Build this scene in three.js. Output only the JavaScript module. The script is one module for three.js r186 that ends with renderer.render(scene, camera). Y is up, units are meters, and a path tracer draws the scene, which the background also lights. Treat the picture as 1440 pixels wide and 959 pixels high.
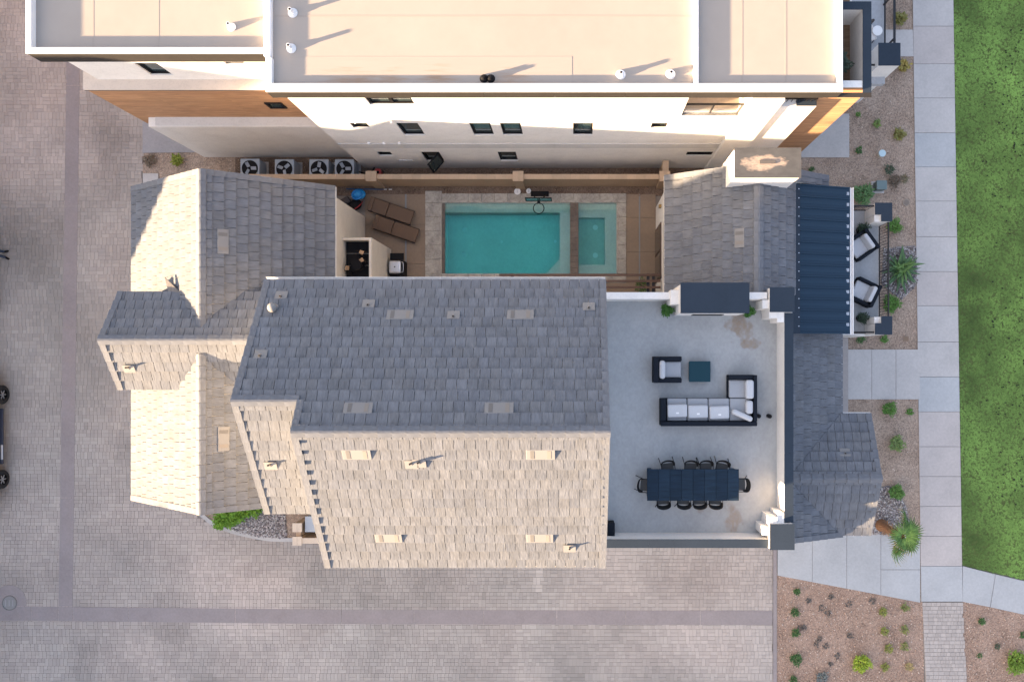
import * as THREE from 'three';
import { mergeGeometries } from 'three/addons/utils/BufferGeometryUtils.js';
import { RoundedBoxGeometry } from 'three/addons/geometries/RoundedBoxGeometry.js';
import { MarchingCubes } from 'three/addons/objects/MarchingCubes.js';

// ------------------------------------------------------------ camera, sky, sun, exposure
const CAM_H = 37, FOC = 1165, CU = 809, CV = 506;          // drone height, focal length and nadir point of the survey photograph
const scene = new THREE.Scene();
const camera = new THREE.PerspectiveCamera(2 * Math.atan(479.5 / FOC) * 180 / Math.PI, 1440 / 959, 0.5, 600);
camera.up.set(0, 0, -1); camera.position.set(0, CAM_H, 0); camera.lookAt(0, 0, 0);
camera.setViewOffset(1440, 959, 720 - CU, 479.5 - CV, 1440, 959);
const renderer = new THREE.WebGLRenderer({ antialias: true });
renderer.toneMapping = THREE.LinearToneMapping; renderer.toneMappingExposure = 8.6;
renderer.shadowMap.enabled = true;
const SKY_E = 0.5;   // light of the whole sky on level ground
const EL = 9.0 * Math.PI / 180;
const sunDir = new THREE.Vector3(-0.955 * Math.cos(EL), Math.sin(EL), 0.296 * Math.cos(EL)).normalize();
{ // clear evening sky: blue overhead, paler towards the horizon, warm round the low sun
  const W = 256, Hh = 128, d = new Float32Array(W * Hh * 4), w = new THREE.Vector3(); let E = 0, dA = (2 * Math.PI / W) * (Math.PI / Hh);
  for (let j = 0; j < Hh; j++) for (let i = 0; i < W; i++) { const el = ((j + 0.5) / Hh - 0.5) * Math.PI, az = ((i + 0.5) / W - 0.5) * 2 * Math.PI, k = (j * W + i) * 4; w.set(Math.cos(az) * Math.cos(el), Math.sin(el), Math.sin(az) * Math.cos(el)); const t = Math.pow(Math.max(0, w.y), 0.5), g = Math.acos(Math.min(1, Math.max(-1, w.dot(sunDir)))), a = Math.exp(-g * g / 0.9), b = Math.exp(-g * g / 0.12); const c = [0.88 - 0.51 * t, 0.88 - 0.34 * t, 0.9 - 0.03 * t], q = [1.9 * a + 1.6 * b, 1.45 * a + 1.1 * b, 0.95 * a + 0.6 * b];
    for (let n = 0; n < 3; n++) d[k + n] = w.y > 0 ? c[n] + q[n] : 0.3; d[k + 3] = 1; if (w.y > 0) E += d[k + 1] * w.y * Math.cos(el) * dA; }
  const s = SKY_E / E; for (let k = 0; k < d.length; k += 4) for (let n = 0; n < 3; n++) d[k + n] *= s;
  const t = new THREE.DataTexture(d, W, Hh, THREE.RGBAFormat, THREE.FloatType); t.mapping = THREE.EquirectangularReflectionMapping; t.magFilter = t.minFilter = THREE.LinearFilter; t.needsUpdate = true; scene.background = t; scene.environment = t;
}
const sun = new THREE.DirectionalLight(new THREE.Color().setRGB(1, 0.7, 0.42), 4.8); sun.position.copy(sunDir).multiplyScalar(90); sun.castShadow = true; sun.shadow.radius = 2;
Object.assign(sun.shadow.camera, { left: -45, right: 45, top: 45, bottom: -45, near: 1, far: 220 }); sun.shadow.mapSize.set(4096, 4096);
scene.add(sun); scene.add(sun.target);

// ------------------------------------------------------------ helpers
let seed = 7; const rnd = () => { seed = (seed * 1664525 + 1013904223) >>> 0; return seed / 4294967296; };
const rr = (a, b) => a + (b - a) * rnd();
const X = (u, h = 0) => (u - CU) * (CAM_H - h) / FOC, Z = (v, h = 0) => (v - CV) * (CAM_H - h) / FOC;   // survey reading at height h -> metres
const V = (x, y, z) => new THREE.Vector3(x, y, z);
function onPlane(u, v, p0, n) { const d = V(X(u), -CAM_H, Z(v)); const c = V(0, CAM_H, 0); const t = p0.clone().sub(c).dot(n) / d.dot(n); return c.addScaledVector(d, t); }
const taken = {}; function numbered(n) { taken[n] = (taken[n] || 0) + 1; return taken[n] === 1 ? n : n + '_' + String(taken[n] - 1).padStart(3, '0'); }
function boxUV(g) {
  const p = g.attributes.position, n = g.attributes.normal, uv = new Float32Array(p.count * 2);
  for (let i = 0; i < p.count; i++) { const ax = Math.abs(n.getX(i)), ay = Math.abs(n.getY(i)), az = Math.abs(n.getZ(i));
    if (ay >= ax && ay >= az) { uv[2 * i] = p.getX(i); uv[2 * i + 1] = p.getZ(i); } else if (ax >= az) { uv[2 * i] = p.getZ(i); uv[2 * i + 1] = p.getY(i); } else { uv[2 * i] = p.getX(i); uv[2 * i + 1] = p.getY(i); } }
  g.setAttribute('uv', new THREE.BufferAttribute(uv, 2)); return g; }
function clean(g) { g = g.index ? g.toNonIndexed() : g; for (const k of Object.keys(g.attributes)) if (!['position', 'normal', 'uv', 'color'].includes(k)) g.deleteAttribute(k); g.morphAttributes = {}; return g; }
class Geo {
  constructor() { this.l = []; }
  add(g, m) { g = clean(g); if (m) g.applyMatrix4(m); this.l.push(g); return this; }
  box(x0, x1, y0, y1, z0, z1) { return this.add(new THREE.BoxGeometry(x1 - x0, y1 - y0, z1 - z0).translate((x0 + x1) / 2, (y0 + y1) / 2, (z0 + z1) / 2)); }
  rbox(x0, x1, y0, y1, z0, z1, r = 0.03, m) { const g = new RoundedBoxGeometry(x1 - x0, y1 - y0, z1 - z0, 2, r); g.translate((x0 + x1) / 2, (y0 + y1) / 2, (z0 + z1) / 2); return this.add(g, m); }
  cyl(x, y0, y1, z, r0, r1 = r0, s = 16) { return this.add(new THREE.CylinderGeometry(r1, r0, y1 - y0, s).translate(x, (y0 + y1) / 2, z)); }
  bar(a, b, r, s = 8) { const d = b.clone().sub(a), L = d.length(); const g = new THREE.CylinderGeometry(r, r, L, s); g.applyQuaternion(new THREE.Quaternion().setFromUnitVectors(V(0, 1, 0), d.normalize())); g.translate((a.x + b.x) / 2, (a.y + b.y) / 2, (a.z + b.z) / 2); return this.add(g); }
  tube(pts, r, n = 16, s = 8, closed = false) { return this.add(new THREE.TubeGeometry(new THREE.CatmullRomCurve3(pts, closed), n, r, s, closed)); }
  prismX(prof, x0, x1) { const s = new THREE.Shape(prof.map(([z, y]) => new THREE.Vector2(-z, y))); return this.add(new THREE.ExtrudeGeometry(s, { depth: x1 - x0, bevelEnabled: false }).rotateY(Math.PI / 2).translate(x0, 0, 0)); }
  prismZ(prof, z0, z1) { const s = new THREE.Shape(prof.map(([x, y]) => new THREE.Vector2(x, y))); return this.add(new THREE.ExtrudeGeometry(s, { depth: z1 - z0, bevelEnabled: false }).translate(0, 0, z0)); }
  prismY(prof, y0, y1) { const s = new THREE.Shape(prof.map(([x, z]) => new THREE.Vector2(x, -z))); return this.add(new THREE.ExtrudeGeometry(s, { depth: y1 - y0, bevelEnabled: false }).rotateX(-Math.PI / 2).translate(0, y0, 0)); }
  slab(pts, t) {   // flat 3D polygon (convex) with thickness t straight down
    const pos = [], lo = pts.map(p => p.clone().setY(p.y - t)), n = pts.length, tri = (a, b, c) => pos.push(a.x, a.y, a.z, b.x, b.y, b.z, c.x, c.y, c.z);
    const up = pts[1].clone().sub(pts[0]).cross(pts[2].clone().sub(pts[0])).y > 0;
    const P = up ? pts : pts.slice().reverse(), L = up ? lo : lo.slice().reverse();
    for (let i = 1; i < n - 1; i++) { tri(P[0], P[i], P[i + 1]); tri(L[0], L[i + 1], L[i]); }
    for (let i = 0; i < n; i++) { const j = (i + 1) % n; tri(P[i], L[i], L[j]); tri(P[i], L[j], P[j]); }
    const g = new THREE.BufferGeometry(); g.setAttribute('position', new THREE.Float32BufferAttribute(pos, 3)); g.computeVertexNormals(); boxUV(g); this.l.push(g); return this; }
  geo(keepUV = false) { const g = this.l.length > 1 ? mergeGeometries(this.l.map(q => { if (!q.attributes.uv) boxUV(q); return q; })) : this.l[0]; if (!keepUV) boxUV(g); return g; }
  mesh(name, m, parent, label) { const o = new THREE.Mesh(this.geo(), m); o.name = parent === scene ? numbered(name) : name; o.castShadow = o.receiveShadow = true; parent.add(o); if (label) o.userData.label = label; return o; }
}
const G = () => new Geo();
function thing(name, label, category, [x, y, z] = [0, 0, 0], turn = 0, group) { const o = new THREE.Group(); o.name = numbered(name); o.position.set(x, y, z); o.rotation.y = turn; o.userData = { label, category }; if (group) o.userData.group = group; scene.add(o); return o; }
function struct(o) { o.userData.kind = 'structure'; return o; }
function dup(src, [x, y, z], turn, label, scale) { const c = src.clone(); c.name = numbered(src.name.replace(/_\d{3}$/, '')); c.position.set(x, y, z); c.rotation.set(0, turn, 0); if (scale) c.scale.setScalar(scale); c.userData = { ...src.userData }; if (label) c.userData.label = label; scene.add(c); return c; }

// ------------------------------------------------------------ textures (grain, stains) and materials
const hash = (x, y, s) => { let h = (x * 374761393 + y * 668265263 + s * 974711) | 0; h = (h ^ (h >>> 13)) * 1274126177 | 0; return ((h ^ (h >>> 16)) >>> 0) / 4294967296; };
function vnoise(x, y, per, s) { const xi = Math.floor(x), yi = Math.floor(y), fx = x - xi, fy = y - yi, w = t => t * t * (3 - 2 * t); const m = a => ((a % per) + per) % per;
  const a = hash(m(xi), m(yi), s), b = hash(m(xi + 1), m(yi), s), c = hash(m(xi), m(yi + 1), s), d = hash(m(xi + 1), m(yi + 1), s); const u = w(fx), v = w(fy); return (a + (b - a) * u) + ((c + (d - c) * u) - (a + (b - a) * u)) * v; }
const fbm = (x, y, p, s, o = 4) => { let t = 0, a = 0.5, f = p, n = 0; for (let i = 0; i < o; i++) { t += a * vnoise(x * f, y * f, f, s + i * 17); n += a; a *= 0.55; f *= 2; } return t / n; };
const enc = c => Math.round(255 * Math.min(1, Math.max(0, c <= 0.0031308 ? c * 12.92 : 1.055 * Math.pow(c, 1 / 2.4) - 0.055)));
function tex(N, fn, rep, srgb = true) { const d = new Uint8Array(N * N * 4); for (let j = 0; j < N; j++) for (let i = 0; i < N; i++) { const v = fn(i / N, j / N), k = (j * N + i) * 4, c = Array.isArray(v) ? v : [v, v, v]; for (let q = 0; q < 3; q++) d[k + q] = srgb ? enc(c[q]) : Math.round(255 * Math.min(1, Math.max(0, c[q]))); d[k + 3] = 255; }
  const t = new THREE.DataTexture(d, N, N); t.wrapS = t.wrapT = THREE.RepeatWrapping; t.magFilter = THREE.LinearFilter; t.minFilter = THREE.LinearMipmapLinearFilter; t.generateMipmaps = true; if (srgb) t.colorSpace = THREE.SRGBColorSpace; t.repeat.set(1 / rep, 1 / rep); t.needsUpdate = true; return t; }
const tStucco = tex(512, (x, y) => 0.86 + 0.14 * fbm(x, y, 6, 1) - 0.05 * (fbm(x, y, 60, 2, 2) > 0.62 ? 1 : 0), 3);
const tStuccoB = tex(512, (x, y) => fbm(x, y, 48, 3, 3), 3, false);
const tConc = tex(1024, (x, y) => { const f = fbm(x, y, 5, 4), g = fbm(x, y, 90, 6, 3); return 0.72 + 0.24 * f + 0.16 * (g - 0.5); }, 6);
const tFloor = tex(1024, (x, y) => { const f = fbm(x, y, 4, 14), g = fbm(x, y, 70, 16, 3); return 0.74 + 0.16 * f + 0.2 * (g - 0.5); }, 4);
const tGravel = tex(1024, (x, y) => { const a = fbm(x, y, 6, 8), g = fbm(x, y, 110, 9, 2), k = vnoise(x * 220, y * 220, 220, 5); const v = 0.45 + 0.45 * a * 0.8 + 0.5 * (g - 0.5) + 0.4 * (k - 0.5); return [v * 1.0, v * (0.93 + 0.08 * a), v * (0.88 + 0.14 * a)]; }, 5);
const tRoofM = tex(1024, (x, y) => { const f = fbm(x, y, 4, 24), g = fbm(x, y, 40, 25, 3); return 0.84 + 0.14 * f + 0.06 * (g - 0.5); }, 14);
const tTile = tex(512, (x, y) => { const s = fbm(x, y * 0.25, 60, 31, 2), f = fbm(x, y, 7, 32); return 0.66 + 0.3 * f + 0.3 * (s - 0.5); }, 2.2);
const tTileB = tex(512, (x, y) => fbm(x, y * 0.3, 50, 33, 3), 2.2, false);
const tWood = tex(512, (x, y) => { const s = fbm(x * 0.12, y, 56, 41, 4); return [0.7 + 0.5 * (s - 0.5), 0.68 + 0.55 * (s - 0.5), 0.66 + 0.6 * (s - 0.5)]; }, 2.5);
const tSoil = tex(512, (x, y) => { const f = fbm(x, y, 8, 51), g = fbm(x, y, 60, 52, 3); return 0.5 + 0.5 * f + 0.3 * (g - 0.5); }, 4);
const tStone = tex(512, (x, y) => { const f = fbm(x, y, 6, 61), g = fbm(x, y, 30, 62, 3); const v = 0.5 + 0.5 * f + 0.4 * (g - 0.5); return [v, v * 0.985, v * 0.96]; }, 1.6);
const tCloth = tex(256, (x, y) => 0.85 + 0.15 * fbm(x, y, 40, 71, 2), 0.5);
const mk = (r, g, b, rough = 0.85, o = {}) => new THREE.MeshStandardMaterial({ color: new THREE.Color().setRGB(r, g, b), roughness: rough, ...o });
const dk = (r, g, b, rough, sp, o = {}) => new THREE.MeshPhysicalMaterial({ color: new THREE.Color().setRGB(r, g, b), roughness: rough, specularIntensity: sp, ...o });
const M = {
  stucco: mk(0.80, 0.78, 0.75, 0.9, { map: tStucco, bumpMap: tStuccoB, bumpScale: 0.004 }),
  trim: mk(0.62, 0.61, 0.60, 0.85, { map: tStucco }),
  cream: mk(0.72, 0.66, 0.57, 0.9, { map: tStucco, bumpMap: tStuccoB, bumpScale: 0.004 }),
  white: mk(0.8, 0.79, 0.78, 0.6), tan: mk(0.42, 0.30, 0.2, 0.9, { map: tStucco, bumpMap: tStuccoB, bumpScale: 0.006 }),
  fascia: dk(0.04, 0.037, 0.034, 0.6, 0.3, { map: tStucco }), cap: dk(0.03, 0.043, 0.062, 0.6, 0.3, { map: tStucco }), metal: dk(0.014, 0.036, 0.064, 0.5, 0.45),
  membrane: mk(0.36, 0.315, 0.275, 0.85, { map: tRoofM }), black: dk(0.01, 0.01, 0.012, 0.6, 0.25), blackMetal: mk(0.02, 0.02, 0.022, 0.4, { metalness: 0.4 }),
  glass: mk(0.02, 0.03, 0.035, 0.05, { metalness: 0.1 }), concrete: mk(0.53, 0.50, 0.475, 0.9, { map: tConc }), concreteBlue: mk(0.47, 0.475, 0.475, 0.9, { map: tConc }), ribbon: mk(0.325, 0.28, 0.27, 0.9, { map: tConc }),
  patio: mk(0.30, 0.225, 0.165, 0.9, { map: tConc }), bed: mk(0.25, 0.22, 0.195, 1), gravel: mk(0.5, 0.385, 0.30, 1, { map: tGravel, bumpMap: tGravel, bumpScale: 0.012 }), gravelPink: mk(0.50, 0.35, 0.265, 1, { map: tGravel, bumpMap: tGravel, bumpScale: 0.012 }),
  darkGravel: mk(0.27, 0.19, 0.14, 1, { map: tGravel }), soil: mk(0.12, 0.16, 0.045, 1, { map: tSoil }), deck: mk(0.55, 0.51, 0.45, 0.9, { map: tStucco }),
  coping: mk(0.50, 0.47, 0.43, 0.85, { map: tStone, bumpMap: tStone, bumpScale: 0.006 }), darkStone: mk(0.19, 0.155, 0.135, 0.8, { map: tStone, bumpMap: tStone, bumpScale: 0.01 }),
  plaster: mk(0.72, 0.78, 0.75, 0.9, { map: tConc }), bark: mk(0.2, 0.1, 0.05, 1), brown: mk(0.085, 0.045, 0.03, 0.6),
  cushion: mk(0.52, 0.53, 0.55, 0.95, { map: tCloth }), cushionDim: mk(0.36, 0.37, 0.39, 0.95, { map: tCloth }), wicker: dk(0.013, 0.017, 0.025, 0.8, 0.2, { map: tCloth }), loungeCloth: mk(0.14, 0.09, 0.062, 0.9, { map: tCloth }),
  steel: mk(0.6, 0.61, 0.63, 0.3, { metalness: 0.8 }), acBody: mk(0.35, 0.38, 0.42, 0.5), wood: mk(0.62, 0.36, 0.2, 0.7, { map: tWood }),
  capA: mk(0.55, 0.40, 0.28, 0.9, { map: tStucco }), capB: mk(0.5, 0.37, 0.26, 0.9, { map: tStucco }),
  ventTan: mk(0.19, 0.187, 0.185, 0.8), slate: mk(0.2, 0.18, 0.165, 0.85, { map: tTile }),
};
const tileTones = [[0.15, 0.161, 0.182], [0.141, 0.153, 0.176], [0.159, 0.17, 0.191], [0.146, 0.156, 0.174], [0.156, 0.164, 0.179]];
const tileMats = tileTones.map(c => mk(...c, 0.9, { map: tTile, bumpMap: tTileB, bumpScale: 0.005 }));
const tileVC = mk(1, 1, 1, 0.9, { map: tTile, bumpMap: tTileB, bumpScale: 0.005, vertexColors: true });

// ------------------------------------------------------------ ground sheet with the pool hollow left open
const PX0 = X(621), PX1 = X(867), PZ0 = Z(285.2), PZ1 = Z(384.7);
{
  const s = new THREE.Shape([[-150, -150], [150, -150], [150, 150], [-150, 150]].map(([x, z]) => new THREE.Vector2(x, -z)));
  s.holes.push(new THREE.Path([[PX0 - 0.1, PZ0 - 0.1], [PX0 - 0.1, PZ1 + 0.1], [PX1 + 0.1, PZ1 + 0.1], [PX1 + 0.1, PZ0 - 0.1]].map(([x, z]) => new THREE.Vector2(x, -z))));
  const o = G().add(new THREE.ShapeGeometry(s).rotateX(-Math.PI / 2).translate(0, -0.07, 0)).mesh('ground', M.bed, scene); struct(o);
}
// flat sheets and slabs given by survey corners
const quadPts = (c, y) => c.map(([u, v]) => V(X(u), y, Z(v)));
function sheet(name, corners, y, m, t = 0.05) { return struct(G().slab(quadPts(corners, y), t).mesh(name, m, scene)); }

// paved drive: bed sheet with laid pavers
const bedCurve = [[268, 700], [280, 724], [296.7, 737], [321.7, 748], [349, 755], [377, 760], [410.5, 761], [440, 761]].map(([u, v]) => [X(u), Z(v)]);
function bedEdge(x) { for (let i = 0; i < bedCurve.length - 1; i++) { const [a, b] = bedCurve[i], [c, d] = bedCurve[i + 1]; if (x >= a && x <= c) return b + (d - b) * (x - a) / (c - a); } return null; }
{
  const drive = struct(G().box(-30, -16.6, -0.06, -0.035, -18, 18).box(-16.6, X(1087), -0.06, -0.035, 5.1, 18).mesh('driveway', M.bed, scene));
  // the bed must not cover the yard: it lies below everything there
  const list = [], q = 0.165, mod = 2 * q, xEnd = X(1087);
  const keep = (cx, cz) => { if (cx > X(200) && cz < -7.6) return false; if (cx > -16.6 && cz < 5.15) return false; const be = bedEdge(cx); if (be !== null && cz < be + 0.02) return false; return !(cx > X(440) && cx < 8 && cz < 6.3); };
  const lay = (x, z, w, d) => { const x1 = Math.min(x + w, xEnd); if (x1 - x < 0.03) return; if (keep((x + x1) / 2, z + d / 2)) list.push([(x + x1) / 2, z + d / 2, x1 - x - 0.008, d - 0.008]); };
  for (let z = -18; z < 18; z += mod) { let x = -30 - rnd() * mod; while (x < xEnd) { const p = rnd(); if (p < 0.25) { for (const i of [0, 1]) for (const j of [0, 1]) lay(x + i * q, z + j * q, q, q); } else if (p < 0.5) { lay(x, z, mod, q); lay(x, z + q, mod, q); } else if (p < 0.7) { lay(x, z, q, mod); lay(x + q, z, q, mod); } else if (p < 0.85) { lay(x, z, q, mod); lay(x + q, z, q, q); lay(x + q, z + q, q, q); } else { lay(x, z, q, q); lay(x + q, z, q, q); lay(x, z + q, mod, q); } x += mod; } }
  // chalky and oily marks on the paving, where the photograph shows them
  const marks = [[755, 868, 1.3, 0.45, 1.28], [757, 815, 0.25, 0.7, 1.25], [680, 842, 0.16, 0.16, 0.5], [215, 885, 0.6, 0.3, 0.85], [216, 955, 0.5, 0.3, 0.82], [290, 957, 0.8, 0.3, 0.84], [60, 720, 1.5, 2.2, 1.07], [45, 300, 2, 3, 0.9], [150, 150, 1.2, 2, 0.86], [360, 800, 1.2, 0.6, 0.9], [440, 810, 0.7, 0.5, 0.88], [510, 845, 0.8, 0.5, 0.9], [60, 950, 1.4, 0.6, 1.12], [120, 600, 0.2, 0.3, 0.8], [160, 250, 1.0, 1.8, 0.88]];
  const blot = (x, z) => { let m = 1; const n = fbm((x + 30) / 60, (z + 30) / 60, 60, 93, 3); for (const [u, v, rx, rz, k] of marks) { const d = Math.hypot((x - X(u)) / rx, (z - Z(v)) / rz) + 1.2 * (n - 0.5); if (d < 1) m *= 1 + (k - 1) * Math.min(1, (1 - d) * 2); } return m; };
  const g = clean(new THREE.BoxGeometry(1, 0.04, 1)); const im = new THREE.InstancedMesh(g, mk(1, 1, 1, 0.92), list.length); const m4 = new THREE.Matrix4(), col = new THREE.Color();
  list.forEach(([x, z, w, d], i) => { m4.makeScale(w, 1, d).setPosition(x, -0.02 + rr(-0.002, 0.002), z); im.setMatrixAt(i, m4); const n = fbm((x + 30) / 60, (z + 30) / 60, 9, 88), n2 = fbm((x + 30) / 60, (z + 30) / 60, 30, 89, 2), b = (0.335 + 0.14 * (n - 0.5) + 0.16 * (n2 - 0.5)) * rr(0.91, 1.09) * blot(x, z); col.setRGB(b * (1.1 + 0.16 * (n - 0.45)), b * 0.97, b * (0.86 - 0.05 * (n - 0.5))); im.setColorAt(i, col); });
  im.name = 'paver'; im.userData.kind = 'stuff'; im.castShadow = im.receiveShadow = true; drive.add(im);
}
// concrete ribbons crossing the pavers, slab by slab
{
  const rb = struct(new THREE.Group()); rb.name = 'concrete_ribbon'; scene.add(rb);
  const lu = v => 94 - (v - 0) * 0.0146, ru = v => 112.5 - v * 0.0135; const cuts = [-40, 120, 290, 460, 550, 700, 853];
  for (let i = 0; i < cuts.length - 1; i++) G().slab(quadPts([[lu(cuts[i]), cuts[i] + 0.4], [ru(cuts[i]), cuts[i] + 0.4], [ru(cuts[i + 1]), cuts[i + 1] - 0.4], [lu(cuts[i + 1]), cuts[i + 1] - 0.4]], 0.008), 0.05).mesh('slab', M.ribbon, rb);
  const tv = u => 852.5 + Math.min(u, 480) * 0.0105 + Math.max(0, u - 480) * 0.0025; const uc = [-60, 43, 81, 101.5, 180, 330, 480, 582, 680, 783, 880, 985, 1087];
  for (let i = 0; i < uc.length - 1; i++) G().slab(quadPts([[uc[i] + 0.4, tv(uc[i])], [uc[i + 1] - 0.4, tv(uc[i + 1])], [uc[i + 1] - 0.4, tv(uc[i + 1]) + 20], [uc[i] + 0.4, tv(uc[i]) + 20]], 0.008), 0.05).mesh('slab', M.ribbon, rb);
  G().slab(quadPts([[1087.5, 771], [1092.7, 771], [1092.7, 1040], [1087.5, 1040]], 0.02), 0.06).mesh('kerb', M.ribbon, rb);
  // rounded apron round the manhole
  const ap = []; for (let i = 0; i <= 20; i++) { const a = Math.PI * i / 20; ap.push([12 + 24 * Math.cos(a), 847 - 24 * Math.sin(a)]); } ap.push([-12, 853], [36, 853]);
  G().prismY([[36, 852], ...ap.slice(0, 21), [-12, 852]].map(([u, v]) => [X(u), Z(v)]), -0.04, 0.006).mesh('apron', M.ribbon, rb);
  const mh = thing('manhole_cover', 'round dark iron manhole cover in the concrete apron', 'manhole', [X(12.5), 0.008, Z(848)]);
  G().cyl(0, 0, 0.012, 0, 0.29, 0.29, 32).mesh('lid', mk(0.24, 0.23, 0.22, 0.7), mh);
  G().add(new THREE.TorusGeometry(0.32, 0.02, 8, 40).rotateX(Math.PI / 2).translate(0, 0.008, 0)).mesh('rim', mk(0.2, 0.19, 0.18, 0.7), mh);
  for (let i = 0; i < 3; i++) G().box(-0.16 + i * 0.16 - 0.03, -0.16 + i * 0.16 + 0.03, 0.012, 0.02, -0.14, 0.14).mesh('rib', mk(0.3, 0.29, 0.28, 0.6), mh);
}
// ------------------------------------------------------------ yards, gravel, walks, lawn
const gravelSpots = [];
function gravelBed(name, corners, y, m, n, tone, size, pile) {
  const o = sheet(name, corners, y, m); const P = quadPts(corners, y); const im = [];
  const inside = (x, z) => { let c = false; for (let i = 0, j = P.length - 1; i < P.length; j = i++) if ((P[i].z > z) !== (P[j].z > z) && x < (P[j].x - P[i].x) * (z - P[i].z) / (P[j].z - P[i].z) + P[i].x) c = !c; return c; };
  const bx = [Math.min(...P.map(p => p.x)), Math.max(...P.map(p => p.x))], bz = [Math.min(...P.map(p => p.z)), Math.max(...P.map(p => p.z))]; let guard = 0;
  while (im.length < n && guard++ < n * 6) { const x = rr(...bx), z = rr(...bz); if (inside(x, z)) im.push([x, z]); }
  const inst = new THREE.InstancedMesh(clean(new THREE.IcosahedronGeometry(1, 0)), mk(1, 1, 1, 0.95), im.length); const m4 = new THREE.Matrix4(), q = new THREE.Quaternion(), c = new THREE.Color();
  im.forEach(([x, z], i) => { const s = rr(size[0], size[1]); q.setFromEuler(new THREE.Euler(rr(0, 6), rr(0, 6), rr(0, 6))); m4.compose(V(x, y + (pile ? rr(0, pile) : s * 0.3), z), q, V(s, s * rr(0.5, 0.9), s * rr(0.6, 1))); inst.setMatrixAt(i, m4); const t = tone[Math.floor(rnd() * tone.length)], b = rr(0.75, 1.2); c.setRGB(t[0] * b, t[1] * b, t[2] * b); inst.setColorAt(i, c); });
  inst.name = 'stone'; inst.userData.kind = 'stuff'; inst.castShadow = inst.receiveShadow = true; o.add(inst); return o;
}
const dgTone = [[0.46, 0.35, 0.27], [0.55, 0.43, 0.34], [0.36, 0.27, 0.21], [0.62, 0.52, 0.44], [0.5, 0.33, 0.24]];
const rockTone = [[0.3, 0.27, 0.26], [0.13, 0.12, 0.13], [0.5, 0.47, 0.45], [0.22, 0.18, 0.17], [0.38, 0.34, 0.33]];
gravelBed('gravel_yard', [[1090, -40], [1296, -40], [1296, 850], [1090, 760]], -0.012, M.gravel, 5200, dgTone, [0.012, 0.03]);
gravelBed('gravel_bed', [[1093, 805], [1298, 846], [1302, 1040], [1093, 1040]], -0.008, M.gravelPink, 4200, dgTone, [0.012, 0.034]);
gravelBed('gravel_bed', [[1354, 842], [1500, 876], [1500, 1040], [1360, 1040]], -0.008, M.gravelPink, 2200, dgTone, [0.012, 0.034]);
gravelBed('side_gravel', [[200, 170], [345, 170], [345, 300], [200, 300]], -0.015, M.gravel, 900, dgTone, [0.012, 0.03]);
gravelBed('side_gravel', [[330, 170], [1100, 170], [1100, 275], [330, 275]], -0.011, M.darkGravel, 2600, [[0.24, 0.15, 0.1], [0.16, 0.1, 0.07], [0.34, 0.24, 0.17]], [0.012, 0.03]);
gravelBed('planting_bed', [[268, 700], [284, 724], [300, 735], [323, 746], [350, 753], [377, 757.5], [440, 759], [440, 690], [268, 690]], -0.004, M.gravel, 500, dgTone, [0.012, 0.03]);
gravelBed('rock_bed', [[316, 742], [345, 725], [370, 705], [400, 706], [403, 757], [377, 757], [350, 753], [330, 748]], 0.004, M.bed, 2600, rockTone, [0.03, 0.06], 0.03);
gravelBed('rock_bed', [[1222, 684], [1262, 684], [1275, 715], [1280, 738], [1262, 752], [1215, 752]], 0.004, M.bed, 1500, rockTone, [0.03, 0.055], 0.03);
gravelBed('rock_bed', [[1243, 350], [1288, 345], [1291, 400], [1268, 422], [1240, 400]], 0.004, M.bed, 1300, rockTone, [0.03, 0.055], 0.03);
{ // curved kerb of the planting bed
  const pts = bedCurve.slice(1).map(([x, z]) => V(x, 0.01, z)); const c = new THREE.CatmullRomCurve3(pts); const out = [], inn = []; for (let i = 0; i <= 24; i++) { const p = c.getPoint(i / 24), t = c.getTangent(i / 24); out.push([p.x - t.z * 0.02, p.z + t.x * 0.02]); inn.push([p.x + t.z * 0.15, p.z - t.x * 0.15]); }
  struct(G().prismY([...out, ...inn.reverse()], -0.05, 0.05).mesh('bed_kerb', M.concrete, scene));
}
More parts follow.
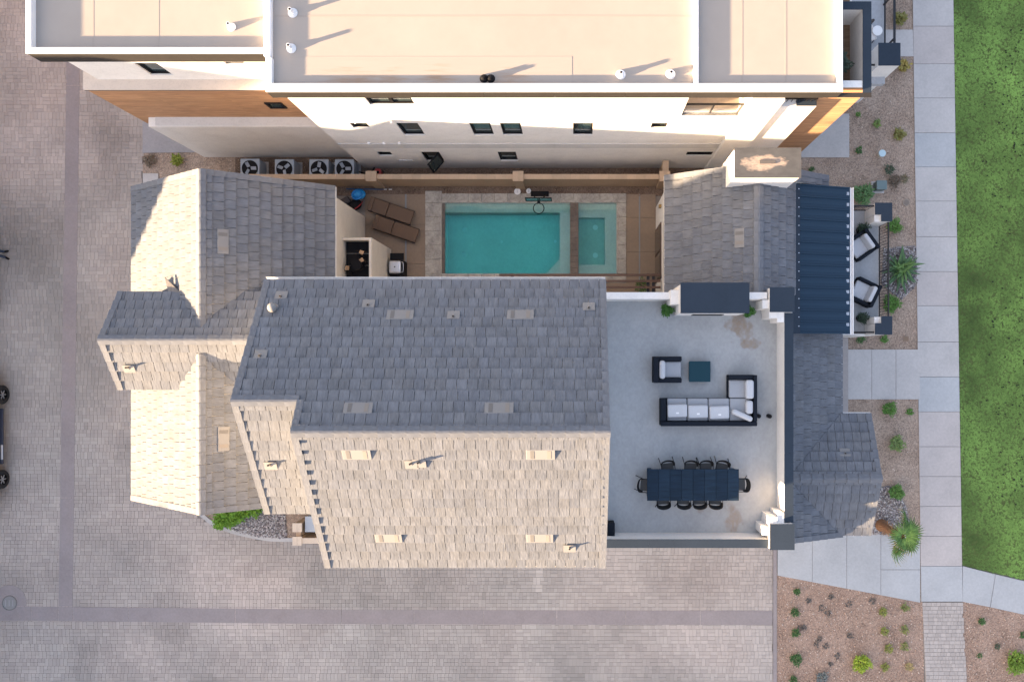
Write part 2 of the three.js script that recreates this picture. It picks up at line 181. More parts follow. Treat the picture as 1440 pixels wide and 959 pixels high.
{ // sidewalk slabs
  const sw = struct(new THREE.Group()); sw.name = 'sidewalk'; scene.add(sw); const L = v => 1284 + v * 0.0142, R = v => 1341 + v * 0.0155;
  const cuts = [-62, -12, 37, 90, 138, 187, 235, 283, 333, 382, 430, 481, 530, 579, 628, 670, 712, 754, 796, 846];
  const tone = [M.concrete, M.concreteBlue, mk(0.52, 0.47, 0.44, 0.9, { map: tConc })];
  for (let i = 0; i < cuts.length - 1; i++) { const a = cuts[i] + 0.25, b = cuts[i + 1] - 0.25; G().slab(quadPts([[L(a), a], [R(a), a], [R(b), b], [L(b), b]], 0.03 + rr(-0.003, 0.003)), 0.09).mesh('slab', tone[i > 17 ? 1 : i > 12 ? 2 : [0, 0, 2, 0, 0, 1, 0][i % 7]], sw); }
  for (const q of [[[1354.3, 796], [1400, 807.5], [1392.5, 853.5], [1354.3, 846]], [[1400.6, 807.6], [1447, 818.5], [1440, 864], [1393.2, 853.7]], [[1447.6, 818.6], [1500, 831], [1493, 876], [1440.6, 864]]]) G().slab(quadPts(q, 0.03), 0.09).mesh('slab', M.concreteBlue, sw);
  const wk = struct(new THREE.Group()); wk.name = 'front_walk'; scene.add(wk); const bot = u => 809 + (u - 1093.5) * 0.19;
  const us = [1093.5, 1142.5, 1191, 1239, 1294.5]; for (let i = 0; i < 4; i++) { const a = us[i] + 0.25, b = us[i + 1] - 0.25; if (i < 3) G().slab(quadPts([[a, 735], [b, 735], [b, bot(b)], [a, bot(a)]], 0.03), 0.09).mesh('slab', M.concreteBlue, wk); else { G().slab(quadPts([[a, 752], [b, 752], [b, 800.7], [a, 800.7]], 0.03), 0.09).mesh('slab', M.concreteBlue, wk); G().slab(quadPts([[a, 801.3], [b, 801.3], [b, bot(b)], [a, bot(a)]], 0.03), 0.09).mesh('slab', M.concreteBlue, wk); } }
  const ew = struct(new THREE.Group()); ew.name = 'entry_walk'; scene.add(ew); for (const [a, b] of [[1192.3, 1226], [1226.5, 1260], [1260.5, 1294]]) G().slab(quadPts([[a, 491.5], [b, 491.5], [b, 561.5], [a, 561.5]], 0.03), 0.09).mesh('slab', M.concrete, ew);
  G().slab(quadPts([[1150, 470], [1191.8, 474], [1191.8, 582], [1150, 582]], 0.15), 0.2).mesh('step', mk(0.4, 0.36, 0.34, 0.9, { map: tConc }), ew);
  const nw = struct(new THREE.Group()); nw.name = 'neighbour_walk'; scene.add(nw); G().slab(quadPts([[1100, 160], [1194.5, 160], [1194.5, 221.5], [1100, 221.5]], 0.03), 0.09).mesh('slab', M.concrete, nw); G().slab(quadPts([[1230, 42], [1284, 42], [1285, 79.5], [1230, 79.5]], 0.028), 0.09).mesh('slab', M.concrete, nw);
  G().slab(quadPts([[200, 60], [345, 60], [345, 213.5], [200, 215]], 0.02), 0.09).mesh('slab', mk(0.36, 0.34, 0.34, 0.9, { map: tConc }), nw); G().slab(quadPts([[200.5, 244], [222, 244], [222, 263], [200.5, 263]], 0.03), 0.09).mesh('slab', M.concrete, nw);
  const bp = struct(G().slab(quadPts([[1297, 846.5], [1355, 846.5], [1364, 1040], [1304, 1040]], -0.02), 0.05).mesh('brick_path', M.bed, scene)); const li = [];
  for (let v = 847; v < 1035; v += 5.4) { let u = 1297.5 + (v - 847) * 0.045; const e = 1354.8 + (v - 847) * 0.05; while (u < e - 2) { const w = Math.min([3.6, 5.4, 7.6][Math.floor(rnd() * 3)], e - u); li.push([X(u + w / 2), Z(v + 2.7), w * CAM_H / FOC - 0.01]); u += w; } }
  const im = new THREE.InstancedMesh(clean(new THREE.BoxGeometry(1, 0.05, 0.16)), mk(1, 1, 1, 0.92), li.length), m4 = new THREE.Matrix4(), c = new THREE.Color(); li.forEach(([x, z, w], i) => { m4.makeScale(w, 1, 1).setPosition(x, -0.005 + rr(-0.002, 0.003), z); im.setMatrixAt(i, m4); const b = 0.4 * rr(0.9, 1.1); c.setRGB(b, b * 0.88, b * 0.79); im.setColorAt(i, c); }); im.name = 'paver'; im.userData.kind = 'stuff'; im.castShadow = im.receiveShadow = true; bp.add(im);
}
{ // lawn
  const P = [[1341.5, -60], [1520, -60], [1520, 834], [1354.6, 795]]; const lawn = sheet('lawn', P, -0.005, M.soil); const n = 46000, list = []; let g = 0;
  while (list.length < n && g++ < n * 3) { const u = rr(1341.5, 1520), v = rr(-60, 834); if (u < 1341.6 + v * 0.0162 || v > 795 + (u - 1354.6) * 0.235) continue; list.push([X(u), Z(v)]); }
  const blades = []; for (let i = 0; i < 5; i++) { const a = i * 1.256 + 0.3, l = 0.05 + 0.012 * (i % 3), w = 0.012; const dx = Math.cos(a), dz = Math.sin(a); blades.push(-dz * w, 0, dx * w, dz * w, 0, -dx * w, dx * l * 1.1, l * 0.45, dz * l * 1.1); }
  const bg = new THREE.BufferGeometry(); bg.setAttribute('position', new THREE.Float32BufferAttribute(blades, 3)); bg.computeVertexNormals();
  const im = new THREE.InstancedMesh(bg, mk(1, 1, 1, 0.9, { side: THREE.DoubleSide }), list.length), m4 = new THREE.Matrix4(), q = new THREE.Quaternion(), c = new THREE.Color();
  list.forEach(([x, z], i) => { q.setFromAxisAngle(V(0, 1, 0), rr(0, 6.28)); const s = rr(0.8, 1.5); m4.compose(V(x, 0, z), q, V(s, s, s)); im.setMatrixAt(i, m4); const f = fbm((x + 40) / 80, (z + 40) / 80, 24, 91), f2 = fbm((x + 40) / 80, (z + 40) / 80, 90, 92, 2); const b = (0.64 + 1.25 * (f - 0.42) + 0.55 * (f2 - 0.5)) * rr(0.75, 1.25); c.setRGB(0.185 * b, 0.315 * b, 0.07 * b); im.setColorAt(i, c); });
  im.name = 'grass'; im.userData.kind = 'stuff'; im.receiveShadow = im.castShadow = true; lawn.add(im);
  const pl = []; g = 0; while (pl.length < 230 && g++ < 9000) { const u = rr(1375, 1470), v = rr(40, 720), w = (u - 1375) / 70; if (rnd() > w * (v < 290 || v > 430 ? 1 : 0.25)) continue; pl.push([X(u), Z(v)]); }
  const ip = new THREE.InstancedMesh(clean(new THREE.CylinderGeometry(0.03, 0.022, 0.05, 7)), mk(0.02, 0.024, 0.012, 1), pl.length); pl.forEach(([x, z], i) => { m4.makeScale(rr(0.8, 1.5), 1, rr(0.8, 1.5)).setPosition(x, 0.055, z); ip.setMatrixAt(i, m4); }); ip.name = 'soil_plug'; ip.userData.kind = 'stuff'; lawn.add(ip);
}

// ------------------------------------------------------------ roof tiling
const tileStuff = []; let indivTiles = 0;
const tw = 0.325;
const shareTile = {};
function tileGeo(exp) { const k = exp.toFixed(3); if (!shareTile[k]) { const w = tw - 0.015, t0 = 0.085, t1 = 0.01; const p = [[0, t0, 0], [w, t0, 0], [w, t1, exp], [0, t1, exp]], b = [[0, 0, 0], [w, 0, 0], [w, 0, exp], [0, 0, exp]], pos = []; const T = (...q) => q.forEach(a => pos.push(...a)); // local: x along eave, y out of plane, z up the slope
  T(p[0], p[2], p[1], p[0], p[3], p[2]); for (let i = 0; i < 4; i++) { const j = (i + 1) % 4; T(p[i], b[j], b[i], p[i], p[j], b[j]); }
  const g = new THREE.BufferGeometry(); g.setAttribute('position', new THREE.Float32BufferAttribute(pos, 3)); const g2 = g; g2.computeVertexNormals(); const uv = []; for (let i = 0; i < pos.length; i += 3) uv.push(pos[i] + 0.4, pos[i + 2] + 0.2); g2.setAttribute('uv', new THREE.Float32BufferAttribute(uv, 2)); shareTile[k] = g2; } return shareTile[k]; }
function clipPoly(poly, clip) { let out = poly; for (let i = 0; i < clip.length; i++) { const [ax, ay] = clip[i], [bx, by] = clip[(i + 1) % clip.length]; const side = ([x, y]) => (bx - ax) * (y - ay) - (by - ay) * (x - ax); const inp = out; out = []; for (let k = 0; k < inp.length; k++) { const p = inp[k], q = inp[(k + 1) % inp.length], sp = side(p), sq = side(q); if (sp >= 0) out.push(p); if ((sp >= 0) !== (sq >= 0)) { const t = sp / (sp - sq); out.push([p[0] + (q[0] - p[0]) * t, p[1] + (q[1] - p[1]) * t]); } } if (!out.length) break; } return out; }
// o: eave corner, a: along the eave, b: up the slope; polys: convex pieces in (a, b) metres, counter-clockwise; indiv: parent for tiles that are parts
function tilePlane(o, a, b, polys, exp, parent, budget = 0) {
  const n = new THREE.Vector3().crossVectors(b, a); if (n.y < 0) n.negate(); const all = polys.flat(); const a0 = Math.min(...all.map(p => p[0])), a1 = Math.max(...all.map(p => p[0])), b1 = Math.max(...all.map(p => p[1]));
  const rows = Math.ceil(b1 / exp), basis = new THREE.Matrix4().makeBasis(a, n, b); const flip = new THREE.Vector3().crossVectors(a, n).dot(b) < 0;
  const order = []; for (let r = rows - 1; r >= 0; r--) order.push(r);
  for (const r of order) { const b0 = r * exp; let x = a0 - rnd() * tw; while (x < a1) { const w = tw - 0.015, j = rr(-0.004, 0.004), lift = rr(0, 0.005), tone = Math.floor(rnd() * 5), k = rr(0.94, 1.06);
    const rect = [[x, b0 + j], [x + w, b0 + j], [x + w, b0 + exp + j], [x, b0 + exp + j]];
    for (const poly of polys) { const c = clipPoly(rect, poly); if (c.length < 3) continue; let area = 0; for (let i = 0; i < c.length; i++) { const p = c[i], q = c[(i + 1) % c.length]; area += p[0] * q[1] - q[0] * p[1]; } if (area < 0.004) continue;
      const full = area / 2 > w * exp * 0.995;
      if (full && parent && budget > 0 && indivTiles < 300 && !flip) { budget--; indivTiles++; const m = new THREE.Mesh(tileGeo(exp), tileMats[tone]); m.name = 'roof_tile'; m.castShadow = m.receiveShadow = true; const mm = basis.clone(); const p = o.clone().addScaledVector(a, x).addScaledVector(b, b0 + j).addScaledVector(n, lift); mm.setPosition(p); mm.decompose(m.position, m.quaternion, m.scale); parent.add(m); continue; }
      const at = ([pa, pb], h) => o.clone().addScaledVector(a, pa).addScaledVector(b, pb).addScaledVector(n, h + lift); const ht = pb => 0.085 - 0.075 * (pb - b0 - j) / exp;
      const pos = [], uv = [], T = (p, q, s) => { for (const e of [p, q, s]) pos.push(e.x, e.y, e.z); }; const top = c.map(p => at(p, ht(p[1]))), bot = c.map(p => at(p, -0.006));
      const U = (...ix) => ix.forEach(i => uv.push(c[i][0], c[i][1])); const rev = flip;
      for (let i = 1; i < c.length - 1; i++) { if (!rev) { T(top[0], top[i + 1], top[i]); U(0, i + 1, i); } else { T(top[0], top[i], top[i + 1]); U(0, i, i + 1); } }
      for (let i = 0; i < c.length; i++) { const q = (i + 1) % c.length; if (!rev) { T(top[i], top[q], bot[q]); T(top[i], bot[q], bot[i]); } else { T(top[i], bot[q], top[q]); T(top[i], bot[i], bot[q]); } U(i, q, q, i, q, i); }
      const g = new THREE.BufferGeometry(); g.setAttribute('position', new THREE.Float32BufferAttribute(pos, 3)); g.computeVertexNormals(); g.setAttribute('uv', new THREE.Float32BufferAttribute(uv, 2)); const t = tileTones[tone], col = []; for (let i = 0; i < pos.length / 3; i++) col.push(t[0] * k, t[1] * k, t[2] * k); g.setAttribute('color', new THREE.Float32BufferAttribute(col, 3)); tileStuff.push(g); }
    x += tw; } }
}
function pieces(name, p0, p1, len, shape, parent, dirUp) { // repeated trim tiles from p0 to p1; shape: (length) -> geometry along +z
  const d = p1.clone().sub(p0), L = d.length(), n = Math.max(1, Math.round(L / len)), l = L / n; d.normalize(); const s = new THREE.Vector3().crossVectors(dirUp, d).normalize(), up = new THREE.Vector3().crossVectors(d, s).normalize(); const g = shape(l);
  for (let i = 0; i < n; i++) { const m = new THREE.Mesh(g, tileMats[Math.floor(rnd() * 5)]); m.name = name; m.castShadow = m.receiveShadow = true; const mm = new THREE.Matrix4().makeBasis(s, up, d).setPosition(p0.clone().addScaledVector(d, i * l)); mm.decompose(m.position, m.quaternion, m.scale); parent.add(m); } }
function ridgeShape(l) { // inverted shallow V, thicker at its free end
  const prof = [[-0.17, -0.06], [-0.17, -0.035], [-0.03, 0.055], [0.03, 0.055], [0.17, -0.035], [0.17, -0.06], [0, 0.0]]; const s = new THREE.Shape(prof.map(p => new THREE.Vector2(...p))); const g = clean(new THREE.ExtrudeGeometry(s, { depth: l + 0.03, bevelEnabled: false })); const p = g.attributes.position; for (let i = 0; i < p.count; i++) { const z = p.getZ(i); p.setY(i, p.getY(i) + 0.03 * (1 - z / l)); p.setX(i, p.getX(i) * (1.08 - 0.12 * z / l)); } g.computeVertexNormals(); return boxUV(g); }
function rakeShape(sgn) { return l => { const prof = [[-0.02, 0.055], [0.19, 0.055], [0.19, 0.03], [0.02, 0.03], [0.02, -0.17], [-0.02, -0.17]].map(([x, y]) => [x * sgn, y]); const s = new THREE.Shape(prof.map(p => new THREE.Vector2(...p))); const g = clean(new THREE.ExtrudeGeometry(s, { depth: l + 0.03, bevelEnabled: false })); const p = g.attributes.position; for (let i = 0; i < p.count; i++) p.setY(i, p.getY(i) + 0.045 * (1 - p.getZ(i) / l)); g.computeVertexNormals(); return boxUV(g); }; }
// a rake runs from the eave (p0) to the ridge (p1); inward: horizontal direction from the verge onto the roof
function rake(p0, p1, inward, parent) { const d = p1.clone().sub(p0).normalize(), s = new THREE.Vector3().crossVectors(V(0, 1, 0), d); pieces('rake_tile', p0, p1, 0.4, rakeShape(s.dot(inward) > 0 ? 1 : -1), parent, V(0, 1, 0)); }

// ------------------------------------------------------------ the house
const house = thing('house', 'white stucco house with grey concrete tile roofs, roof terrace and pool yard', 'house');
const part = (name, parent = house) => { const g = new THREE.Group(); g.name = name; parent.add(g); return g; };
const P7 = 0.70;
// main roof: north plane, two south planes
const mainRoof = part('main_roof'), garageRoof = part('garage_roof'), crossRoof = part('cross_gable_roof'), neRoof = part('rear_wing_roof'), seRoof = part('front_wing_roof');
{
  const c = 1 / Math.hypot(1, P7), zN = -2.62, zR = 2.1, zR1 = 1.22, zS = 6.85, zS1 = 5.06, he = 9.5, hR = he + P7 * (zR - zN), hR1 = he + P7 * (zR1 - zN), xL = -10.3, xM = -8.3, xE = 1.0;
  const L = (z) => z / c;  // slope length for a plan distance
  const bN = V(0, P7 * c, c), bS = V(0, P7 * c, -c);
  const deck = G().slab([V(xM, he, zN), V(xE, he, zN), V(xE, hR, zR), V(xM, hR, zR)], 0.16).slab([V(xL, he, zN), V(xM, he, zN), V(xM, hR1, zR1), V(xL, hR1, zR1)], 0.16).slab([V(xM, hR, zR), V(xE, hR, zR), V(xE, he - P7 * (zS - zR - (zR - zN)), zS), V(xM, he - P7 * (zS - zR - (zR - zN)), zS)], 0.16).slab([V(xL, hR1, zR1), V(xM, hR1, zR1), V(xM, hR1 - P7 * (zS1 - zR1), zS1), V(xL, hR1 - P7 * (zS1 - zR1), zS1)], 0.16);
  deck.mesh('roof_deck', M.deck, mainRoof);
  const ex = 0.397;
  tilePlane(V(xE, he, zN), V(-1, 0, 0), bN, [[[0.14, 0], [xE - xM, 0], [xE - xM, L(zR - zN)], [0.14, L(zR - zN)]], [[xE - xM, 0], [xE - xL - 0.14, 0], [xE - xL - 0.14, L(zR1 - zN)], [xE - xM, L(zR1 - zN)]]], ex, mainRoof, 160);
  const hS = hR - P7 * (zS - zR); tilePlane(V(xM, hS, zS), V(1, 0, 0), bS, [[[0.14, 0], [xE - xM - 0.14, 0], [xE - xM - 0.14, L(zS - zR)], [0.14, L(zS - zR)]]], ex, mainRoof, 140);
  const hS1 = hR1 - P7 * (zS1 - zR1); tilePlane(V(xL, hS1, zS1), V(1, 0, 0), bS, [[[0.14, 0], [xM - xL, 0], [xM - xL, L(zS1 - zR1)], [0.14, L(zS1 - zR1)]]], ex, null);
  pieces('ridge_tile', V(xM, hR + 0.03, zR), V(xE, hR + 0.03, zR), 0.42, ridgeShape, mainRoof, V(0, 1, 0)); pieces('ridge_tile', V(xL, hR1 + 0.03, zR1), V(xM, hR1 + 0.03, zR1), 0.42, ridgeShape, mainRoof, V(0, 1, 0));
  const I = V(1, 0, 0), J = V(-1, 0, 0); rake(V(xE, he, zN), V(xE, hR, zR), J, mainRoof); rake(V(xE, hS, zS), V(xE, hR, zR), J, mainRoof); rake(V(xL, he, zN), V(xL, hR1, zR1), I, mainRoof); rake(V(xL, hS1, zS1), V(xL, hR1, zR1), I, mainRoof); rake(V(xM, hS, zS), V(xM, hR, zR), I, mainRoof); rake(V(xM, hR1 + 0.02, zR1 + 0.02), V(xM, hR, zR), I, mainRoof);
  // gutters: north white with hangers, south tan
  const gut = G().box(xL, xE, he - 0.14, he - 0.02, zN - 0.13, zN - 0.115).box(xL, xE, he - 0.14, he - 0.128, zN - 0.115, zN).mesh('gutter', M.white, mainRoof); for (let x = xL + 0.4; x < xE; x += 0.9) G().box(x, x + 0.02, he - 0.035, he - 0.02, zN - 0.115, zN - 0.01).mesh('hanger', M.white, gut);
  G().box(xM, xE, hS - 0.15, hS - 0.02, zS, zS + 0.03).box(xL, xM - 0.002, hS1 - 0.15, hS1 - 0.02, zS1, zS1 + 0.03).mesh('fascia_board', M.cream, mainRoof);
  // walls
  const t = 0.2; G().prismX([[zN + 0.32, 0], [zN + 0.32, he + P7 * 0.32 - t], [zR, hR - t], [zS - 0.35, hS + P7 * 0.35 - t], [zS - 0.35, 0]], xM + 0.25, xE - 0.28).prismX([[zN + 0.325, 0], [zN + 0.325, he + P7 * 0.32 - t], [zR1, hR1 - t], [zS1 - 0.35, hS1 + P7 * 0.35 - t], [zS1 - 0.35, 0]], xL + 0.25, xM + 0.25).mesh('wall', M.stucco, house);
  // roof vents and pipes
  const nN = V(0, c, -P7 * c), nS = V(0, c, P7 * c), pN = V(0, he, zN), pS = V(0, hS, zS), pS1 = V(0, hS1, zS1);
  const vent = (u, v, p0, n, along, parent, w = 0.86, m = M.ventTan) => { const p = onPlane(u, v, p0, n).addScaledVector(n, 0.072), up = new THREE.Vector3().crossVectors(n, along).normalize(); const o = new THREE.Group(); o.name = 'roof_vent'; new THREE.Matrix4().makeBasis(along, n, up.clone().negate().negate()).setPosition(p).decompose(o.position, o.quaternion, o.scale); parent.add(o); G().rbox(-w / 2, w / 2, -0.03, 0.018, -0.19, 0.19, 0.012).mesh('vent_plate', m, o); G().box(-w / 2 + 0.12, -w / 2 + 0.24, 0.0185, 0.024, -0.15, 0.15).mesh('louvre', mk(0.13, 0.125, 0.12, 0.9), o); G().box(w / 2 - 0.24, w / 2 - 0.12, 0.0185, 0.024, -0.15, 0.15).mesh('louvre', mk(0.2, 0.18, 0.16, 0.9), o); };
  const A = V(1, 0, 0); for (const [u, v] of [[563, 444.5], [732, 444.5], [504, 575.5], [702, 575.5]]) vent(u, v, pN, nN, A, mainRoof); for (const [u, v] of [[502, 637], [760.5, 637], [547, 754.5], [759.5, 754.5]]) vent(u, v, pS, nS, A, mainRoof);
  const pipe = (u, v, p0, n, parent, h = 0.32, r = 0.035) => { const p = onPlane(u, v, p0, n); const o = new THREE.Group(); o.name = 'vent_pipe'; o.position.copy(p); parent.add(o); G().cyl(0, -0.05, h, 0, r, r, 14).mesh('pipe', mk(0.16, 0.14, 0.12, 0.7), o); G().cyl(0, 0, 0.11, 0, 0.1, r + 0.01, 16).mesh('collar', M.ventTan, o); G().cyl(0, h - 0.004, h + 0.002, 0, r * 0.75, r * 0.75, 12).mesh('bore', M.black, o); const fl = G().box(-0.2, 0.2, -0.008, 0.008, -0.16, 0.16).mesh('flashing', M.ventTan, o); fl.quaternion.setFromUnitVectors(V(0, 1, 0), n); fl.position.addScaledVector(n, 0.08); };
  for (const [u, v] of [[396, 417], [367, 500], [518.5, 429], [638, 445], [828, 433]]) pipe(u, v, pN, nN, mainRoof, 0.2); for (const [u, v] of [[579, 651], [590, 649.5], [801, 769]]) pipe(u, v, pS, nS, mainRoof, 0.34); pipe(381, 653, pS1, nS, mainRoof, 0.3);
  { const p = onPlane(387, 433, pN, nN); const o = part('turbine_vent', mainRoof); o.position.copy(p); G().cyl(0, -0.08, 0.14, 0, 0.12, 0.12).mesh('neck', M.steel, o); G().add(new THREE.SphereGeometry(0.16, 16, 10).scale(1, 0.85, 1).translate(-0.02, 0.24, 0)).mesh('dome', M.ventTan, o); }
  mainRoof.userData.helpers = undefined; globalThis.__vent = vent; globalThis.__pipe = pipe;
}
const vent = globalThis.__vent, pipe = globalThis.__pipe;
// garage wing
{
  const p = 0.75, c = 1 / Math.hypot(1, p), xR = -12.94, hR = 8.4, xW = -16.85, xEa = -9.15, hW = hR - p * (xR - xW), hE = hR - p * (xEa - xR), zA = -6.58, zB = 5.33; const L = d => d / c; const ex = 0.4;
  const zc = -0.68, hc = 8.78, pc = 0.735;  // cross gable ridge
  const wE = (xR - xW), wR = xEa - xR;
  G().slab([V(xW, hW, zA), V(xR, hR, zA), V(xR, hR, zB), V(xW, hW, zB)], 0.16).slab([V(xR, hR, zA), V(xEa, hE, zA), V(xEa, hE, zB), V(xR, hR, zB)], 0.16).mesh('roof_deck', M.deck, garageRoof);
  tilePlane(V(xW, hW, zA), V(0, 0, 1), V(c, p * c, 0), [[[0.14, 0], [zB - zA - 0.14, 0], [zB - zA - 0.14, L(wE)], [0.14, L(wE)]]], ex, null);
  tilePlane(V(xEa, hE, zB), V(0, 0, -1), V(-c, p * c, 0), [[[0.14, 0], [zB - zA - 0.14, 0], [zB - zA - 0.14, L(wR)], [0.14, L(wR)]]], ex, null);
  pieces('ridge_tile', V(xR, hR + 0.03, zA), V(xR, hR + 0.03, zB), 0.42, ridgeShape, garageRoof, V(0, 1, 0));
  rake(V(xW, hW, zA), V(xR, hR, zA), V(0, 0, 1), garageRoof); rake(V(xEa, hE, zA), V(xR, hR, zA), V(0, 0, 1), garageRoof); rake(V(xW, hW, zB), V(xR, hR, zB), V(0, 0, -1), garageRoof); rake(V(xEa, hE, zB), V(xR, hR, zB), V(0, 0, -1), garageRoof);
  G().box(xW - 0.03, xW, hW - 0.16, hW - 0.01, zA, zB).box(xEa, xEa + 0.03, hE - 0.16, hE - 0.01, zA, zB).mesh('fascia_board', M.white, garageRoof);
  G().prismZ([[xW + 0.3, 0], [xW + 0.3, hW + 0.05], [xR, hR - 0.2], [xEa - 0.25, hE + 0.0], [xEa - 0.25, 0]], zA + 0.2, zB - 0.2).mesh('wall', M.cream, house);
  const nE = V(p * c, c, 0); vent(312, 340, V(xR, hR, 0), nE, V(0, 0, 1), garageRoof); vent(313, 617, V(xR, hR, 0), nE, V(0, 0, 1), garageRoof);
  // cross gable, its ridge running west to east a little above the garage ridge
  const k = 1 / Math.hypot(1, pc), hs = 1.70, he = hc - pc * hs, x0 = -16.25, x1 = -9.6; const e = x1 - x0;
  // valley: west part meets the west slope where heights agree
  const xv = xW + (he - hW) / p, xr2 = xEa - (he - hE) / p;     // plan x where the eave dies into each garage slope
  const xa = xR - (hR + 0.0 - he) / p;
  const polyN = [[0, 0], [xv - x0, 0], [xR - x0 - 0.1, L(0) + (hR - he) / (pc * k)], [xR - x0 + 0.1, (hR - he) / (pc * k)], [xr2 - x0, 0], [e, 0], [e, hs / k], [0, hs / k]];
  const top = hs / k, vb = (hR - he) / (pc * k);
  const convex = [[[0.14, 0], [xv - x0, 0], [xR - x0, vb], [xR - x0, top], [0.14, top]], [[xR - x0, vb], [xr2 - x0, 0], [e, 0], [e, top], [xR - x0, top]]];
  G().slab([V(x0, he, zc - hs), V(xv + 0.25, he, zc - hs), V(xR + 0.3, hR + 0.1, zc - (hc - hR - 0.1) / pc), V(xR + 0.3, hc, zc), V(x0, hc, zc)], 0.1).slab([V(x0, he, zc + hs), V(xv + 0.25, he, zc + hs), V(xR + 0.3, hR + 0.1, zc + (hc - hR - 0.1) / pc), V(xR + 0.3, hc, zc), V(x0, hc, zc)], 0.1).slab([V(xR, hc, zc), V(xR, hR + 0.1, zc - (hc - hR - 0.1) / pc), V(xr2 - 0.2, he, zc - hs), V(x1, he, zc - hs), V(x1, hc, zc)], 0.1).slab([V(xR, hc, zc), V(xR, hR + 0.1, zc + (hc - hR - 0.1) / pc), V(xr2 - 0.2, he, zc + hs), V(x1, he, zc + hs), V(x1, hc, zc)], 0.1).mesh('roof_deck', M.deck, crossRoof);
  const exC = 0.41; const mir = convex.map(q => q.map(([a, b]) => [e - a, b]).reverse());
  tilePlane(V(x1, he, zc - hs), V(-1, 0, 0), V(0, pc * k, k), mir, exC, null); tilePlane(V(x0, he, zc + hs), V(1, 0, 0), V(0, pc * k, -k), convex, exC, null);
  pieces('ridge_tile', V(x0, hc + 0.03, zc), V(x1, hc + 0.03, zc), 0.42, ridgeShape, crossRoof, V(0, 1, 0)); rake(V(x0, he, zc - hs), V(x0, hc, zc), V(1, 0, 0), crossRoof); rake(V(x0, he, zc + hs), V(x0, hc, zc), V(1, 0, 0), crossRoof);
  G().prismX([[zc - hs + 0.2, 4], [zc - hs + 0.2, he + 0.02], [zc, hc - 0.17], [zc + hs - 0.2, he + 0.02], [zc + hs - 0.2, 4]], x0 + 0.2, x1).mesh('wall', M.cream, house);
  pipe(182, 517, V(0, hc, zc), V(0, k, pc * k), crossRoof, 0.3);
  // lead flashing where the valleys start
  G().slab([V(xv - 0.5, he + 0.06, zc - hs - 0.55), V(xv + 0.15, he + 0.1, zc - hs + 0.05), V(xv - 0.35, he + 0.06, zc - hs + 0.05)], 0.05).mesh('flashing', M.slate, crossRoof);
}
